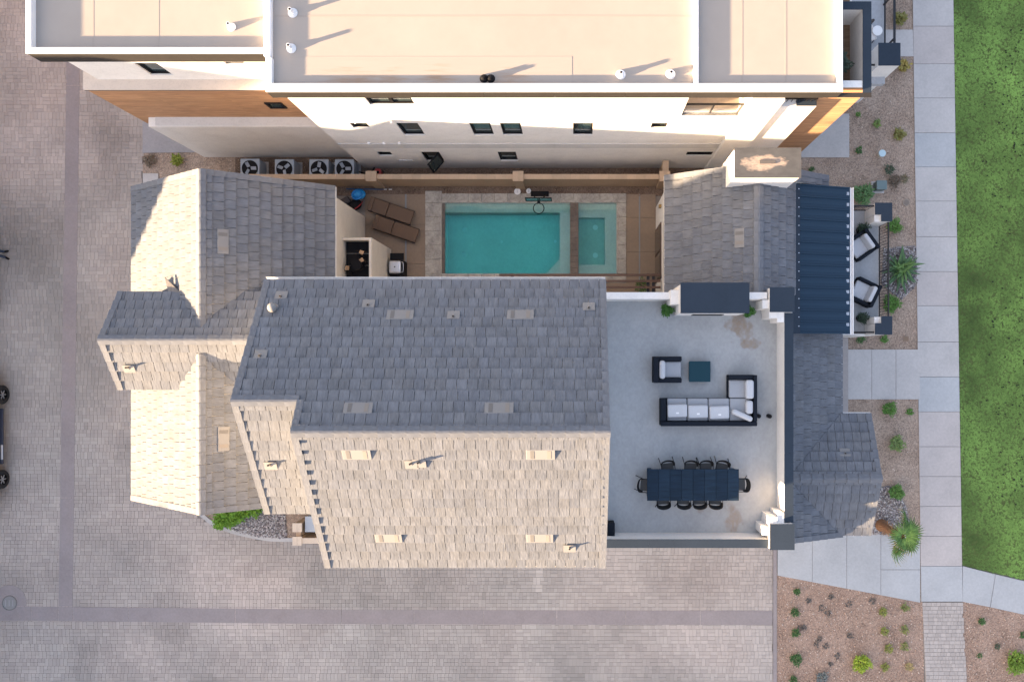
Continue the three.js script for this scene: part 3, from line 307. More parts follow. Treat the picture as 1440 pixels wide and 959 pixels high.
// terrace block, rear wing, front wing
const TF = 6.6, TX0 = 0.72, TX1 = 7.4, TZ0 = -2.15, TZ1 = 6.34, PT = 7.7;
{
  G().box(TX0 + 0.003, TX1 + 0.28, 0, TF - 0.03, TZ0 - 0.21, TZ1 + 0.26).mesh('wall', M.stucco, house);
  const tf = mk(0.40, 0.415, 0.42, 0.9, { map: tFloor });
  // floor coating with the brown leaf stains seen by the fireplace and near the table
  const N = 1024, W = TX1 - TX0, D = TZ1 - TZ0; const stains = [[X(1042, TF) - TX0, Z(458, TF) - TZ0, 0.5, 0.75, 0.5], [X(1052, TF) - TX0, Z(485, TF) - TZ0, 0.42, 0.25, 0.45], [X(1030, TF) - TX0, Z(735, TF) - TZ0, 0.34, 0.6, 0.42], [X(985, TF) - TX0, Z(715, TF) - TZ0, 0.15, 0.2, 0.3]];
  const ft = tex(N, (x, y) => { const px = x * W, pz = (1 - y) * D; const f = fbm(x, y, 6, 101), g = fbm(x, y, 100, 102, 3), g2 = fbm(x, y, 28, 103, 3); let v = 0.72 + 0.14 * (f - 0.5) + 0.14 * (g - 0.5) + 0.1 * (g2 - 0.5); let s = 0; for (const [a, b, rx, rz, k] of stains) { const d = Math.hypot((px - a) / rx, (pz - b) / rz) + 1.4 * (g2 - 0.5) + 0.8 * (f - 0.5); s = Math.max(s, k * Math.min(1, Math.max(0, (1 - d) * 2.2)) * (0.55 + 0.9 * (g - 0.2))); } s = Math.min(0.95, s * 1.5); return [v * (1 - 0.28 * s), v * (1 - 0.5 * s), v * (1 - 0.68 * s)]; }, 1);
  ft.wrapS = ft.wrapT = THREE.ClampToEdgeWrapping; ft.repeat.set(1, 1); const fg = clean(new THREE.PlaneGeometry(W, D).rotateX(-Math.PI / 2).translate((TX0 + TX1) / 2, TF, (TZ0 + TZ1) / 2)); const fm = new THREE.Mesh(fg, mk(0.5, 0.51, 0.51, 0.9, { map: ft })); fm.name = 'terrace_floor'; fm.receiveShadow = true; house.add(fm);
  const par = part('parapet'); G().box(TX0, 6.8, TF - 0.2, PT, TZ0 - 0.24, TZ0).mesh('parapet_wall', M.stucco, par);
  G().box(TX1, TX1 + 0.29, TF - 0.2, PT, TZ0, 5.72).mesh('parapet_wall', M.stucco, par); G().box(TX0, 6.82, TF - 0.2, PT, TZ1, TZ1 + 0.28).mesh('parapet_wall', M.stucco, par);
  for (const [z0, z1] of [[-1.66, 0.9], [0.903, 3.3], [3.303, 5.75]]) G().box(TX1 + 0.003, TX1 + 0.32, PT, PT + 0.025, z0, z1).mesh('metal_cap', M.cap, par); for (const [a, b] of [[TX0 + 0.3, 2.6], [2.603, 4.7], [4.703, 6.82]]) G().box(a, b, PT, PT + 0.025, TZ1 + 0.003, TZ1 + 0.31).mesh('metal_cap', M.cap, par);
  // corner piers with stepped inner side
  for (const [z0, z1, s] of [[-2.54, -1.67, 1], [5.75, 6.66, -1]]) { const q = part('corner_pier'); G().box(6.84, 7.66, TF - 0.4, 7.97, z0 + 0.02, z1 - 0.02).mesh('pier', M.stucco, q); G().box(6.82, 7.69, 7.97, 8.0, z0, z1).mesh('metal_cap', M.cap, q); const zi = s > 0 ? z1 : z0; G().box(6.62, 6.84, TF, 7.75, Math.min(zi - s * 0.45, zi - s * 0.15), Math.max(zi - s * 0.45, zi - s * 0.15)).box(6.86, 7.15, TF, 7.75, Math.min(zi - s * 0.02, zi + s * 0.2), Math.max(zi - s * 0.02, zi + s * 0.2)).box(7.15, 7.39, TF, 7.72, Math.min(zi - s * 0.02, zi + s * 0.34), Math.max(zi - s * 0.02, zi + s * 0.34)).mesh('step', M.stucco, q); }
  // fireplace block on the terrace
  const fp = part('fireplace'); G().box(3.63, 5.93, TF - 1.2, 8.67, -2.6, -1.62).box(3.35, 3.63, TF - 0.1, 7.95, -2.45, -1.95).mesh('breast', M.stucco, fp); G().box(3.6, 5.96, 8.67, 8.7, -2.64, -1.59).mesh('metal_cap', M.cap, fp); G().box(4.2, 5.3, TF + 0.35, TF + 0.95, -1.622, -1.6).mesh('hearth', M.black, fp);
  // chimney on the rear wing with its dried-mud stain
  const ch = part('chimney'); G().box(5.47, 7.70, 5.2, 8.67, -7.22, -6.25).mesh('stack', M.stucco, ch);
  const ct = tex(256, (x, y) => { const d = Math.hypot((x - 0.42) / 0.34, (y - 0.5) / 0.3), n = fbm(x, y, 8, 111), n2 = fbm(x, y, 30, 112, 3); const s = Math.min(1, Math.max(0, (1.05 - d - 1.1 * (n - 0.45)) * 3)) * (0.4 + 0.9 * n2); const c = 0.075 + 0.04 * (n - 0.5); return [c + s * 0.3, c + s * 0.22, c + s * 0.16]; }, 1); ct.repeat.set(1, 1);
  const cg = clean(new THREE.BoxGeometry(2.29, 0.03, 1.03).translate(6.585, 8.685, -6.735)); const cm = new THREE.Mesh(cg, mk(1, 1, 1, 0.7, { map: ct })); cm.name = 'metal_cap'; cm.castShadow = true; ch.add(cm); G().box(6.3, 6.85, 8.7, 8.73, -6.82, -6.7).mesh('flue_slot', mk(0.1, 0.09, 0.085, 0.8), ch);
}
{ // rear (north-east) wing
  const p = 0.69, c = 1 / Math.hypot(1, p), xR = 6.52, hR = 7.58, xW = 3.43, xEe = 9.6, he = hR - p * (xR - xW), hEe = hR - p * (xEe - xR), zA = -7.0, zB = -2.39, L = d => d / c;
  G().slab([V(xW, he, zA), V(xR, hR, zA), V(xR, hR, zB), V(xW, he, zB)], 0.16).slab([V(xR, hR, zA), V(xEe, hEe, zA), V(xEe, hEe, -6.57), V(xR, hR, -6.57)], 0.16).slab([V(xR, hR, -6.57), V(8.1, hR - p * (8.1 - xR), -6.57), V(8.1, hR - p * (8.1 - xR), zB), V(xR, hR, zB)], 0.16).mesh('roof_deck', M.deck, neRoof);
  tilePlane(V(xW, he, zA), V(0, 0, 1), V(c, p * c, 0), [[[0.12, 0], [zB - zA, 0], [zB - zA, L(xR - xW)], [0.12, L(xR - xW)]]], 0.4, null); tilePlane(V(xEe, hEe, zB), V(0, 0, -1), V(-c, p * c, 0), [[[0, L(xEe - 8.1)], [zB + 6.57, L(xEe - 8.1)], [zB + 6.57, L(xEe - xR)], [0, L(xEe - xR)]], [[zB + 6.57, 0], [zB - zA - 0.12, 0], [zB - zA - 0.12, L(xEe - xR)], [zB + 6.57, L(xEe - xR)]]], 0.4, null);
  pieces('ridge_tile', V(xR, hR + 0.03, zA), V(xR, hR + 0.03, zB), 0.42, ridgeShape, neRoof, V(0, 1, 0)); rake(V(xW, he, zA), V(xR, hR, zA), V(0, 0, 1), neRoof); rake(V(xEe, hEe, zA), V(xR, hR, zA), V(0, 0, 1), neRoof);
  G().box(xW - 0.04, xW, he - 0.15, he - 0.01, zA, zB).mesh('gutter', M.white, neRoof);
  G().prismZ([[3.6, 0], [3.6, he - 0.08], [xR, hR - 0.2], [9.4, hEe], [9.4, 0]], zA + 0.2, zB - 0.003).mesh('wall', M.stucco, house);
  vent(1041.5, 335, V(xR, hR, 0), V(-p * c, c, 0), V(0, 0, 1), neRoof, 0.7);
  // glazed doors and a lamp on its west side
  const dr = part('door'); G().box(3.56, 3.6, 0.05, 2.45, -5.75, -3.4).mesh('frame', M.brown, dr); G().box(3.545, 3.56, 0.15, 2.35, -5.65, -4.62).mesh('pane', M.glass, dr); G().box(3.545, 3.56, 0.15, 2.35, -4.53, -3.5).mesh('pane', M.glass, dr);
  const wn = part('window'); G().box(3.565, 3.6, 3.6, 4.95, -5.6, -3.1).mesh('frame', M.brown, wn); G().box(3.55, 3.566, 3.68, 4.87, -5.5, -3.2).mesh('pane', M.glass, wn);
  const lp = part('wall_lamp'); G().box(3.5, 3.6, 2.2, 2.5, -6.48, -6.36).mesh('housing', mk(0.3, 0.2, 0.08, 0.4, { metalness: 0.7 }), lp);
}
{ // metal porch roof with standing seams
  const mr = part('porch_roof'); const x0 = X(1115, 6.2), x1 = X(1196, 5.55), h0 = 6.25, h1 = 5.55, z0 = -6.55, z1 = -0.98; const hh = x => h0 + (h1 - h0) * (x - x0) / (x1 - x0);
  G().slab([V(x0, h0, z0), V(x1, h1, z0), V(x1, h1, z1), V(x0, h0, z1)], 0.14).mesh('metal_sheet', M.metal, mr);
  const n = 13; for (let i = 0; i <= n; i++) { const z = z0 + 0.03 + (z1 - z0 - 0.06) * i / n; G().slab([V(x0 + 0.28, hh(x0 + 0.28) + 0.055, z - 0.022), V(x1 - 0.02, h1 + 0.055, z - 0.022), V(x1 - 0.02, h1 + 0.055, z + 0.022), V(x0 + 0.28, hh(x0 + 0.28) + 0.055, z + 0.022)], 0.06).mesh('seam', M.metal, mr); const m0 = z + 0.14, m1 = z + 0.27; if (i < n) { G().slab([V(x0 + 0.28, hh(x0 + 0.28) + 0.014, m0), V(x1 - 0.02, h1 + 0.014, m0), V(x1 - 0.02, h1 + 0.014, m1), V(x0 + 0.28, hh(x0 + 0.28) + 0.014, m1)], 0.02).mesh('pan_rib', M.metal, mr); } }
  G().slab([V(x0 - 0.05, h0 + 0.07, z0), V(x0 + 0.27, hh(x0 + 0.27) + 0.06, z0), V(x0 + 0.27, hh(x0 + 0.27) + 0.06, z1), V(x0 - 0.05, h0 + 0.07, z1)], 0.06).mesh('flashing', M.cap, mr); 
  for (let i = 0; i < 16; i++) G().cyl(x0 + 0.22, hh(x0 + 0.22) + 0.06, hh(x0 + 0.22) + 0.075, z0 + 0.2 + i * 0.34, 0.02, 0.02, 8).mesh('screw', M.steel, mr);
  for (let i = 0; i < 13; i++) { const z = z0 + 0.25 + i * (z1 - z0 - 0.4) / 12.5; G().box(x1 - 0.16, x1 - 0.05, h1 + 0.025, h1 + 0.05, z - 0.06, z + 0.06).mesh('closure_strip', mk(0.35, 0.38, 0.42, 0.5, { metalness: 0.5 }), mr); }
  G().box(x1 + 0.002, x1 + 0.02, h1 - 0.14, h1 - 0.0, z0, z1).box(x1 + 0.02, x1 + 0.11, h1 - 0.14, h1 - 0.125, z0, z1).box(x1 + 0.11, x1 + 0.135, h1 - 0.14, h1 - 0.0, z0, z1).mesh('gutter', M.white, mr);
  // balcony
  const bl = part('balcony'); const bx1 = X(1236, 3.5), bz0 = -6.05, bz1 = -1.05; G().box(9.4, bx1, 3.2, 3.5, bz0, bz1).mesh('floor_slab', mk(0.45, 0.46, 0.47, 0.9, { map: tFloor }), bl); G().box(9.4, bx1 + 0.02, 0, 3.2, bz0, bz0 + 0.2).box(9.4, bx1 + 0.02, 0, 3.2, bz1 - 0.2, bz1).mesh('side_wall', M.stucco, bl); G().box(9.4, bx1 + 0.1, 3.15, 3.52, bz1, bz1 + 0.05).mesh('trim', M.white, bl);
  for (const [z0, z1, s] of [[-6.12, -5.39, 1], [-1.7, -0.98, -1]]) { const q = part('pier', bl); const za = s > 0 ? z0 : z0 + 0.27, zb = s > 0 ? z1 - 0.27 : z1; G().box(11.72, 12.33, 0, 4.72, za + 0.02, zb - 0.02).box(11.95, 12.33, 0, 4.72, s > 0 ? zb - 0.02 : z0 + 0.02, s > 0 ? z1 - 0.02 : za + 0.02).mesh('pier_wall', M.stucco, q); G().box(11.69, 12.36, 4.72, 4.75, za, zb).box(11.93, 12.36, 4.72, 4.75, s > 0 ? zb : z0, s > 0 ? z1 : za).mesh('metal_cap', M.cap, q); const zi = s > 0 ? z1 : z0; G().box(11.73, 11.95, 3.5, 4.55, Math.min(zi - s * 0.28, zi - s * 0.02), Math.max(zi - s * 0.28, zi - s * 0.02)).mesh('step', M.stucco, q); }
  const rail = (p0, p1, n) => { const r = part('railing', bl); const top = p0.clone().setY(4.55), t2 = p1.clone().setY(4.55), b0 = p0.clone().setY(3.6), b1 = p1.clone().setY(3.6); G().bar(top, t2, 0.035).mesh('top_rail', M.blackMetal, r); G().bar(b0, b1, 0.025).mesh('bottom_rail', M.blackMetal, r); for (let i = 0; i <= n; i++) { const p = p0.clone().lerp(p1, i / n); G().bar(p.clone().setY(3.6), p.clone().setY(4.55), i === Math.round(n / 2) ? 0.03 : 0.01, 6).mesh('baluster', M.blackMetal, r); } };
  rail(V(12.28, 0, -5.39), V(12.28, 0, -1.7), 32); rail(V(10.4, 0, -6.03), V(11.72, 0, -6.03), 12); rail(V(10.4, 0, -1.08), V(11.72, 0, -1.08), 12);
}
{ // front (south-east) wing: east slope and gable facing east
  const p = 0.5, c = 1 / Math.hypot(1, p), L = d => d / c; const xT = 7.95, xEa = 10.45, hE = 4.5, hT = hE + p * (xEa - xT), zA = -1.0, zB = 6.93; const zr = 4.48, hr = 5.7, hs = 2.36, he = hr - p * hs, xV = 11.58;
  G().slab([V(xT, hT, zA), V(xEa, hE, zA), V(xEa, hE, zr - hs + 0.05), V(xT, hT, zr - hs + 0.05)], 0.15).slab([V(xT, hT, zr - hs + 0.05), V(xEa, hE, zr - hs + 0.05), V(xEa, hE, zB), V(xT, hT, zB)], 0.15).mesh('roof_deck', M.deck, seRoof);
  tilePlane(V(xEa, hE, zB), V(0, 0, -1), V(-c, p * c, 0), [[[0.1, 0], [zB - zA, 0], [zB - zA, L(xEa - xT)], [0.1, L(xEa - xT)]]], 0.4, null);
  // gable planes clipped by the valleys where the heights agree
  const xMeet = xEa - (hr - hE) / p;   // ridge dies into the slope
  const eaveMeet = xEa - (he - hE) / p;
  const polyS = [[[eaveMeet - xMeet, 0], [xV - xMeet - 0.14, 0], [xV - xMeet - 0.14, L(hs)], [0, L(hs)]]]; const w = xV - xMeet; const polyN = [[[0.14, 0], [w - (eaveMeet - xMeet), 0], [w, L(hs)], [0.14, L(hs)]]];
  for (const s of [-1, 1]) G().slab([V(eaveMeet - 0.1, he + 0.02, zr + s * hs), V(xV, he + 0.02, zr + s * hs), V(xV, hr + 0.02, zr), V(xMeet, hr + 0.02, zr)], 0.14).mesh('roof_deck', M.deck, seRoof);
  tilePlane(V(xMeet, he + 0.02, zr + hs), V(1, 0, 0), V(0, p * c, -c), polyS, 0.4, null); tilePlane(V(xV, he + 0.02, zr - hs), V(-1, 0, 0), V(0, p * c, c), polyN, 0.4, null);
  pieces('ridge_tile', V(xMeet, hr + 0.05, zr), V(xV, hr + 0.05, zr), 0.42, ridgeShape, seRoof, V(0, 1, 0)); rake(V(xV, he, zr - hs), V(xV, hr, zr), V(-1, 0, 0), seRoof); rake(V(xV, he, zr + hs), V(xV, hr, zr), V(-1, 0, 0), seRoof); rake(V(xEa, hE, zB), V(xT, hT, zB), V(0, 0, -1), seRoof);
  G().box(xEa + 0.001, xEa + 0.05, hE - 0.14, hE, zA, zr - hs - 0.05).box(xEa, xV, he - 0.13, he - 0.0, zr - hs - 0.06, zr - hs - 0.005).box(10.3, xV, he - 0.13, he, zr + hs + 0.005, zr + hs + 0.06).box(10.0, 10.9, hE - 0.05, hE + 0.02, zA - 0.06, zA).mesh('gutter', M.white, seRoof);
  G().prismZ([[7.69, 0], [7.69, hT - 0.08], [xEa - 0.3, hE + 0.0], [xEa - 0.3, 0]], zA + 0.05, zB - 0.2).prismX([[zr - hs + 0.25, 0], [zr - hs + 0.25, he - 0.03], [zr, hr - 0.16], [zr + hs - 0.25, he - 0.03], [zr + hs - 0.25, 0]], xEa - 0.31, xV - 0.3).mesh('wall', M.stucco, house);
  pipe(1188, 637, V(0, hr, zr), V(0, c, -p * c), seRoof, 0.15);
}
// merge the remaining tiles
{ const g = mergeGeometries(tileStuff); const m = new THREE.Mesh(g, tileVC); m.name = 'roof_tiles'; m.userData.kind = 'stuff'; m.castShadow = m.receiveShadow = true; house.add(m); }
{ // small balcony with dark boards on the garage wing, trellis over the side path, south-west meter wall
  const by = part('side_balcony'); const x0 = -9.42, x1 = -8.23, z0 = -4.93, z1 = -2.35; G().box(x0 + 0.05, x1, 0, 3.15, z0, z1).box(x0, x1, 3.15, 3.6, z0, z0 + 0.1).box(x1 - 0.1, x1, 3.15, 3.6, z0 + 0.1, z1).mesh('wall', M.cream, by); for (let i = 0; i < 5; i++) G().box(x0 + 0.06, x1 - 0.1, 3.152, 3.18, z0 + 0.11 + i * 0.49, z0 + 0.58 + i * 0.49).mesh('board', M.black, by);
  const tr = part('trellis'); for (const v of [386.7, 395.3, 404]) G().box(v < 390 ? X(702, 2.6) : X(702, 2.6), 3.54, 2.55, 2.66, Z(v, 2.6) - 0.045, Z(v, 2.6) + 0.045).mesh('slat', M.brown, tr); for (const u of [720, 911.5, 919]) G().box(X(u, 2.5) - 0.06, X(u, 2.5) + 0.06, u > 915 ? 2.4 : 2.42, 2.548, Z(384.5, 2.6), -2.32).mesh('bracket', M.blackMetal, tr);
}

// ------------------------------------------------------------ pool yard
{
  const pd = struct(new THREE.Group()); pd.name = 'pool_patio'; scene.add(pd); const y = 0.0, xa = -9.4, xb = 3.6, za = -7.4, zb = -2.3; const cx0 = X(597.6), cx1 = X(880.8), cz0 = Z(272), cz1 = Z(398);
  const cuts = [[xa, X(569)], [X(571.5), cx0]]; for (const [a, b] of cuts) for (const [c, d] of [[za, -6.05], [-6.04, -4.3], [-4.29, zb]]) G().box(a, b, -0.06, y, c, d).mesh('panel', M.patio, pd); for (const [a, b] of [[cx1, X(898.5)], [X(900.5), xb]]) for (const [c, d] of [[za, -6.35], [-6.34, -4.83], [-4.82, zb]]) G().box(a, b, -0.06, y, c, d).mesh('panel', M.patio, pd); G().box(cx0, cx1, -0.06, y, cz1, zb).mesh('panel', M.patio, pd);
  G().box(X(569) + 0.005, X(571.5) - 0.005, -0.06, -0.01, za, zb).box(X(898.5) + 0.005, X(900.5) - 0.005, -0.06, -0.01, za, zb).mesh('drain_strip', mk(0.24, 0.25, 0.26, 0.7), pd);
  const pool = thing('swimming_pool', 'rectangular pool of turquoise water with stone coping and raised spa divider', 'pool');
  const cp = part('coping', pool); const stone = (a, b, c, d) => G().rbox(a + 0.004, b - 0.004, -0.05, 0.03, c + 0.004, d - 0.004, 0.012).mesh('stone', M.coping, cp);
  for (let i = 0; i < 14; i++) { const a = cx0 + 0.75 + (cx1 - cx0 - 0.75) * i / 14, b = cx0 + 0.75 + (cx1 - cx0 - 0.75) * (i + 1) / 14; stone(a, b, cz0, PZ0); stone(a, b, PZ1, cz1); } for (let i = 0; i < 5; i++) { const a = PZ0 + (PZ1 - PZ0) * i / 5, b = PZ0 + (PZ1 - PZ0) * (i + 1) / 5; stone(cx0, PX0, a, b); stone(PX1, cx1, a, b); } stone(cx0, cx0 + 0.75, Z(268.5), PZ0); stone(cx0, cx0 + 0.75, PZ1, cz1);
  const dx0 = X(801.6), dx1 = X(813.5), bot = -1.5, wl = -0.1;
  G().box(PX0 - 0.2, PX0, -2, -0.055, PZ0 - 0.2, PZ1 + 0.2).box(PX1, PX1 + 0.2, -2, -0.055, PZ0 - 0.2, PZ1 + 0.2).box(PX0, PX1, -2, -0.055, PZ0 - 0.2, PZ0).box(PX0, PX1, -2, -0.055, PZ1, PZ1 + 0.2).box(PX0, PX1, -2, bot, PZ0, PZ1).mesh('basin', M.plaster, pool);
  G().box(PX0, dx0, bot, -0.55, PZ0, PZ0 + 0.36).box(X(787), dx0, bot, -0.42, PZ0 + 0.36, PZ1).mesh('bench', M.plaster, pool); G().prismY([[X(787), PZ1], [X(766), PZ1], [X(787), PZ1 - 0.72]], bot, -0.62).prismY([[X(787), PZ1], [X(777), PZ1], [X(787), PZ1 - 0.4]], -0.62, -0.5).mesh('corner_step', M.plaster, pool);
  G().box(dx1, PX1, bot, -0.45, PZ0, Z(304)).box(dx1, PX1, bot, -0.45, Z(371), PZ1).box(X(851), PX1, bot, -0.45, Z(304), Z(371)).box(dx1, X(851), bot, -1.0, Z(304), Z(371)).mesh('spa_bench', M.plaster, pool);
  const dv = part('spa_divider', pool); for (let i = 0; i < 12; i++) { const a = PZ0 + (PZ1 - PZ0) * i / 12, b = PZ0 + (PZ1 - PZ0) * (i + 1) / 12; G().rbox(dx0, dx1, -0.2, 0.02, a + 0.003, b - 0.003, 0.01).mesh('stone', M.darkStone, dv); } G().box(dx0 + 0.01, dx1 - 0.01, bot, -0.2, PZ0, PZ1).mesh('core', M.darkStone, dv);
  G().box(PX0 + 0.002, PX0 + 0.13, bot, -0.07, PZ0 + 0.002, PZ1 - 0.002).mesh('tile_band', M.darkStone, pool);
  const water = new THREE.MeshPhysicalMaterial({ color: 0xffffff, roughness: 0.02, transmission: 1, ior: 1.33, thickness: 1, attenuationColor: new THREE.Color().setRGB(0.13, 0.78, 0.78), attenuationDistance: 2.6 });
  G().box(PX0 + 0.14, dx0 - 0.002, bot + 0.004, wl, PZ0 + 0.004, PZ1 - 0.004).mesh('water', water, pool); G().box(dx1 + 0.002, PX1 - 0.004, bot + 0.004, wl, PZ0 + 0.004, PZ1 - 0.004).mesh('water', water, pool);
  const disc = (u, v, d, r) => G().cyl(X(u, d), d, d + 0.02, Z(v, d), r, r, 20).mesh('drain_cover', mk(0.8, 0.85, 0.88, 0.6), pool); for (const [u, v] of [[655, 325], [655, 359]]) disc(u, v, bot + 0.005, 0.13); for (const [u, v] of [[665, 342], [706, 341.5], [746, 341], [781, 341]]) disc(u, v, bot + 0.005, 0.07); for (const [u, v] of [[837, 321], [837, 360]]) disc(u, v, -0.995, 0.12);
  // skimmer lids
  for (const [u, v, r] of [[727.5, 269.5, 0.145], [743.3, 268.7, 0.11]]) { const s = thing('skimmer_lid', r > 0.12 ? 'larger round white skimmer lid on the ground by the block wall post' : 'smaller round white skimmer lid on the ground beside the pool', 'lid', [X(u), 0, Z(v)]); G().cyl(0, -0.01, 0.04, 0, r, r, 28).mesh('lid', M.white, s); G().box(-0.02, 0.02, 0.04, 0.05, -0.06, 0.06).mesh('grip', mk(0.6, 0.6, 0.62, 0.5), s); }
  // basketball hoop at the pool edge
  const hp = thing('basketball_hoop', 'poolside basketball hoop with smoked clear backboard and dark rim', 'hoop', [X(757, 1.5), 0, Z(280, 1.5)]); G().box(-0.4, 0.4, 0.03, 0.12, -0.62, -0.4).mesh('base', M.black, hp); G().bar(V(-0.3, 0.05, -0.5), V(-0.12, 1.1, -0.06), 0.025).bar(V(0.3, 0.05, -0.5), V(0.12, 1.1, -0.06), 0.025).mesh('post', M.black, hp);
  G().box(-0.55, 0.55, 1.05, 1.7, -0.02, 0.0).mesh('backboard', new THREE.MeshPhysicalMaterial({ color: 0x9fb8b8, roughness: 0.1, transmission: 0.7, thickness: 0 }), hp); G().box(-0.57, 0.57, 1.68, 1.73, -0.03, 0.012).box(-0.57, 0.57, 1.02, 1.06, -0.03, 0.012).box(-0.57, -0.53, 1.06, 1.68, -0.03, 0.012).box(0.53, 0.57, 1.06, 1.68, -0.03, 0.012).mesh('frame', M.black, hp); G().box(-0.06, 0.06, 1.1, 1.2, 0.0, 0.12).mesh('mount', M.black, hp); G().add(new THREE.TorusGeometry(0.23, 0.02, 8, 40).rotateX(Math.PI / 2).translate(0, 1.2, 0.34)).mesh('rim', M.black, hp);
  const net = G(); for (let i = 0; i < 12; i++) { const a = i / 12 * 6.283, b = (i + 0.5) / 12 * 6.283; net.bar(V(Math.cos(a) * 0.22, 1.2, 0.34 + Math.sin(a) * 0.22), V(Math.cos(b) * 0.12, 0.85, 0.34 + Math.sin(b) * 0.12), 0.006, 4); } net.mesh('net', M.white, hp);
}
// block wall with caps and posts
{
  const bw = thing('block_wall', 'tan block wall with capstones between the pool yard and the white building', 'wall'); const z0 = -7.9, z1 = -7.73, h = 1.62, x0 = -16.2, x1 = X(935, 1.6);
  G().box(x0, x1, 0, h, z0 + 0.01, z1 - 0.01).mesh('wall', M.tan, bw); let x = x0; while (x < x1 - 0.2) { const w = Math.min(0.4, x1 - x); G().box(x + 0.003, x + w - 0.003, h, h + 0.06, z0 - 0.02, z1 + 0.02).mesh('capstone', tileCap(), bw); x += 0.4; }
  for (const u of [521.5, 728.5, 935]) { const px = X(u, 1.75); G().box(px - 0.2, px + 0.2, 0, h + 0.1, z0 - 0.1, z1 + 0.1).mesh('post', M.tan, bw); for (const s of [-1, 1]) G().box(px + (s < 0 ? -0.23 : 0.003), px + (s < 0 ? -0.003 : 0.23), h + 0.1, h + 0.17, z0 - 0.13, z1 + 0.13).mesh('capstone', tileCap(), bw); }
  const px = X(936, 1.6); G().box(px - 0.1, px + 0.1, 0, h, -8.5, z0 - 0.1).mesh('wall', M.tan, bw); G().box(px - 0.13, px + 0.13, h, h + 0.06, -8.5, z0 - 0.132).mesh('capstone', tileCap(), bw);
  function tileCap() { return [M.capA, M.capB][Math.floor(rnd() * 2)]; }
}

